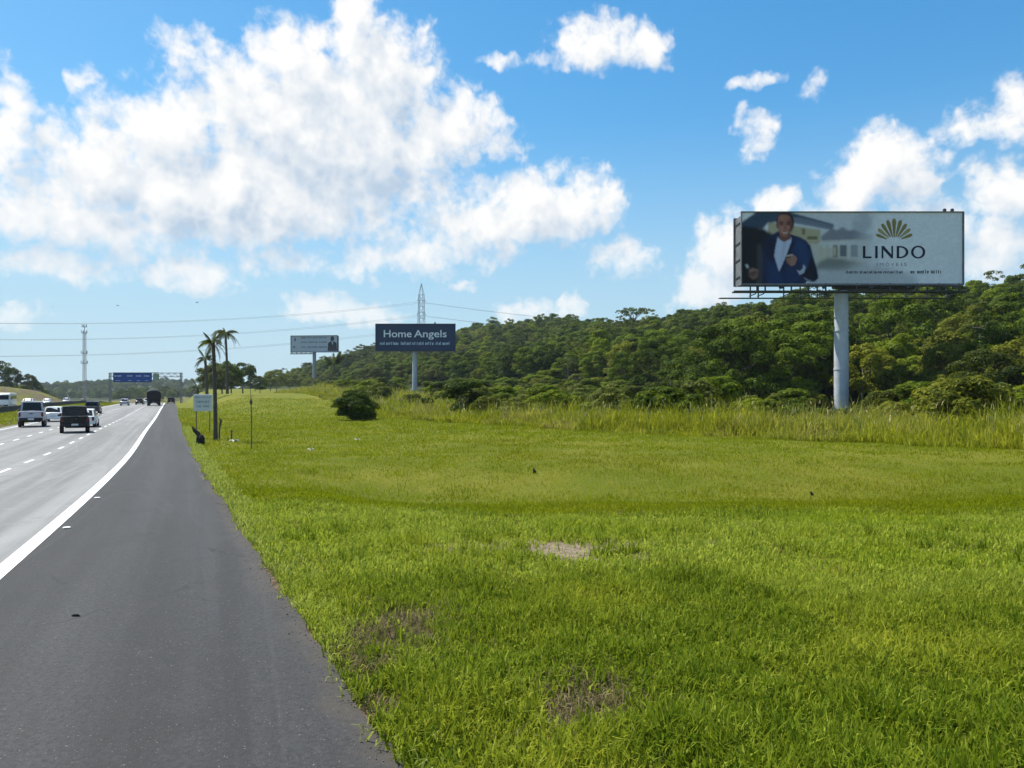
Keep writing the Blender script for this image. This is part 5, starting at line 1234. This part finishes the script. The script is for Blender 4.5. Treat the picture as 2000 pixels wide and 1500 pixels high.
# ------------------------------------------------------------------ power line and radio mast
lat = mat('pylon_steel', (.26, .28, .29), .55, .5, var=.15, scale=.5)
def lattice(b, h, w0, w1, n, r, z0=-2., brace=True):
    C4 = [(-1, -1), (1, -1), (1, 1), (-1, 1)]; W = lambda t: w0+(w1-w0)*t
    for cx_, cy_ in C4: b.tube([(cx_*W(0)/2, cy_*W(0)/2, z0), (cx_*W(1)/2, cy_*W(1)/2, z0+h)], r, 5)
    for i in range(n):
        ta, tb = i/n, (i+1)/n
        for k in range(4):
            a, c = C4[k], C4[(k+1) % 4]
            b.tube([(a[0]*W(ta)/2, a[1]*W(ta)/2, z0+h*ta), (c[0]*W(tb)/2, c[1]*W(tb)/2, z0+h*tb)], r*.55, 4)
            b.tube([(a[0]*W(tb)/2, a[1]*W(tb)/2, z0+h*tb), (c[0]*W(tb)/2, c[1]*W(tb)/2, z0+h*tb)], r*.5, 4)
def pylon(x, y, zbase, ztop, label):
    T = thing('power_pylon', label, 'pylon', (x, y, zbase), math.atan2(.42, .907)); h = ztop-zbase
    b = MB(); lattice(b, h-5, 4.6, 2.7, 12, .17); b.build('lattice_mast', lat, T)
    b = MB()
    for sx in (-1, 1):
        for sy in (-1, 1): b.tube([(sx*1.35, sy*1.35, h-7), (0, 0, h)], .14, 5)
    b.build('peak', lat, T)
    for k, zz in enumerate((h-10.2, h-18.2, h-26.2)):
        b = MB()
        for s in (-1, 1):
            b.tube([(s*1.3, 0, zz), (s*2.6, 0, zz-.2)], .10, 5); b.tube([(s*1.3, 0, zz+1.3), (s*2.6, 0, zz-.2)], .07, 4)
        a = b.build('cross_arm', lat, T); i = MB(); i.tube([(-2.6, 0, zz-.3), (-2.6, 0, zz-1.4)], .08, 6); i.tube([(2.6, 0, zz-.3), (2.6, 0, zz-1.4)], .08, 6); i.build('insulator', mat('insulator', (.2, .17, .14), .3), a)
    return T
pt = at(823, 553, 450.); P1 = Vector((pt.x, 450., 0)); nrm = Vector((.907, .42, 0))
P0 = P1-nrm*400; P2 = P1+nrm*380
zt1 = pt.z; zt0 = 56.; zt2 = zt1+3
pylon(P1.x, P1.y, gz(P1.x, P1.y)-1, zt1, 'slender lattice power pylon rising behind the blue billboard')
pylon(P0.x, P0.y, gz(P0.x, P0.y)-1, zt0, 'lattice power pylon far across the highway carrying the same wires')
pylon(P2.x, P2.y, gz(P2.x, P2.y)-1, zt2, 'lattice power pylon behind the wooded ridge carrying the same wires')
wire_m = mat('wire', (.20, .22, .24), .6)
def wire(a, b_, sag, r, label, name='power_wire', s=0):
    n = 30; pts = []
    for i in range(n+1):
        t = i/n; p = a.lerp(b_, t); p.z -= 4*sag*t*(1-t); pts.append(p)
    tag(MB().tube(pts, r, 4).build(name, wire_m), label, 'cable', 'wires strung between the pylons')
lv = (('top', 11.6), ('middle', 19.6), ('lowest', 27.6))
for (nm, dz) in lv:
    for s in (-1, 1):
        o_ = Vector((-.42, .907, 0))*0 + nrm*2.6*s
        a = Vector((P0.x, P0.y, zt0-dz))+o_; m = Vector((P1.x, P1.y, zt1-dz))+o_; c = Vector((P2.x, P2.y, zt2-dz))+o_
        wire(a, m, 14.0, .05, nm+' pair of sagging wires crossing above the highway'); wire(m, c, 9., .05, nm+' pair of wires running from the pylon over the wooded hill')
def mast():
    Y = 600.; p = at(165, 775, Y); T = thing('radio_mast', 'pale lattice radio mast with antennas rising beyond the grassy bank', 'mast', (p.x, Y, gz(p.x, Y)))
    h = at(165, 637, Y).z-T.location.z; b = MB(); lattice(b, h-4, 2.0, 1.6, 28, .15, -1); b.build('lattice_mast', mat('mast_paint', (.26, .25, .25), .5, var=.2, scale=.2), T)
    MB().tube([(0, 0, h-5), (0, 0, h)], .2, 6).build('spire', lat, T)
    for zz, r in ((h-.6, 1.6), (h-5.5, 2.0), (h-22, 2.2), (h-30, 2.4)):
        b = MB(); b.tube([(0, 0, zz-.15), (0, 0, zz+.15)], r*.9, 10); pl = b.build('platform', lat, T)
        for k in range(5):
            a = k*1.2566; MB().cbox((r*math.cos(a), r*math.sin(a), zz+.9), (.5, .5, 2.4), .08).build('antenna', plate_m, pl)
mast()
# birds
bird_m = mat('bird_feathers', (.02, .02, .022), .8)
for i, (px, py) in enumerate(((103, 599), (230, 597), (385, 591))):
    p = at(px, py, 190.); T = thing('bird', 'small dark bird gliding below the clouds', 'bird', p, .6+i, 'birds in the sky')
    MB().tube([(0, -.3, 0), (0, -.12, .02), (0, .12, .02), (0, .26, 0)], [.02, .08, .07, .02], 7).build('body', bird_m, T, True)
    for s in (-1, 1): MB().add([(0, .1, .03), (0, -.12, .02), (s*.42, -.06, .13), (s*.42, .12, .15), (s*.85, -.08, .05), (s*.8, .0, .07)], [(0,1,2,3),(3,2,4,5)]).build('wing', bird_m, T)

# ------------------------------------------------------------------ the air
hz = bpy.data.materials.new('haze'); hz.use_nodes = True; q = NT(hz.node_tree); q.n.clear()
vo = q.node('ShaderNodeVolumePrincipled'); vo.inputs['Color'].default_value = (.70, .82, .94, 1); vo.inputs['Density'].default_value = .00011; vo.inputs['Anisotropy'].default_value = .15
q.l.new(vo.outputs[0], q.node('ShaderNodeOutputMaterial').inputs['Volume'])
b = MB(); b.box((0, 0, 35), (5300, 5300, 110)); o = b.build('haze', hz); tag(o, 'thin pale haze that fades the far hills', 'haze', kind='stuff')
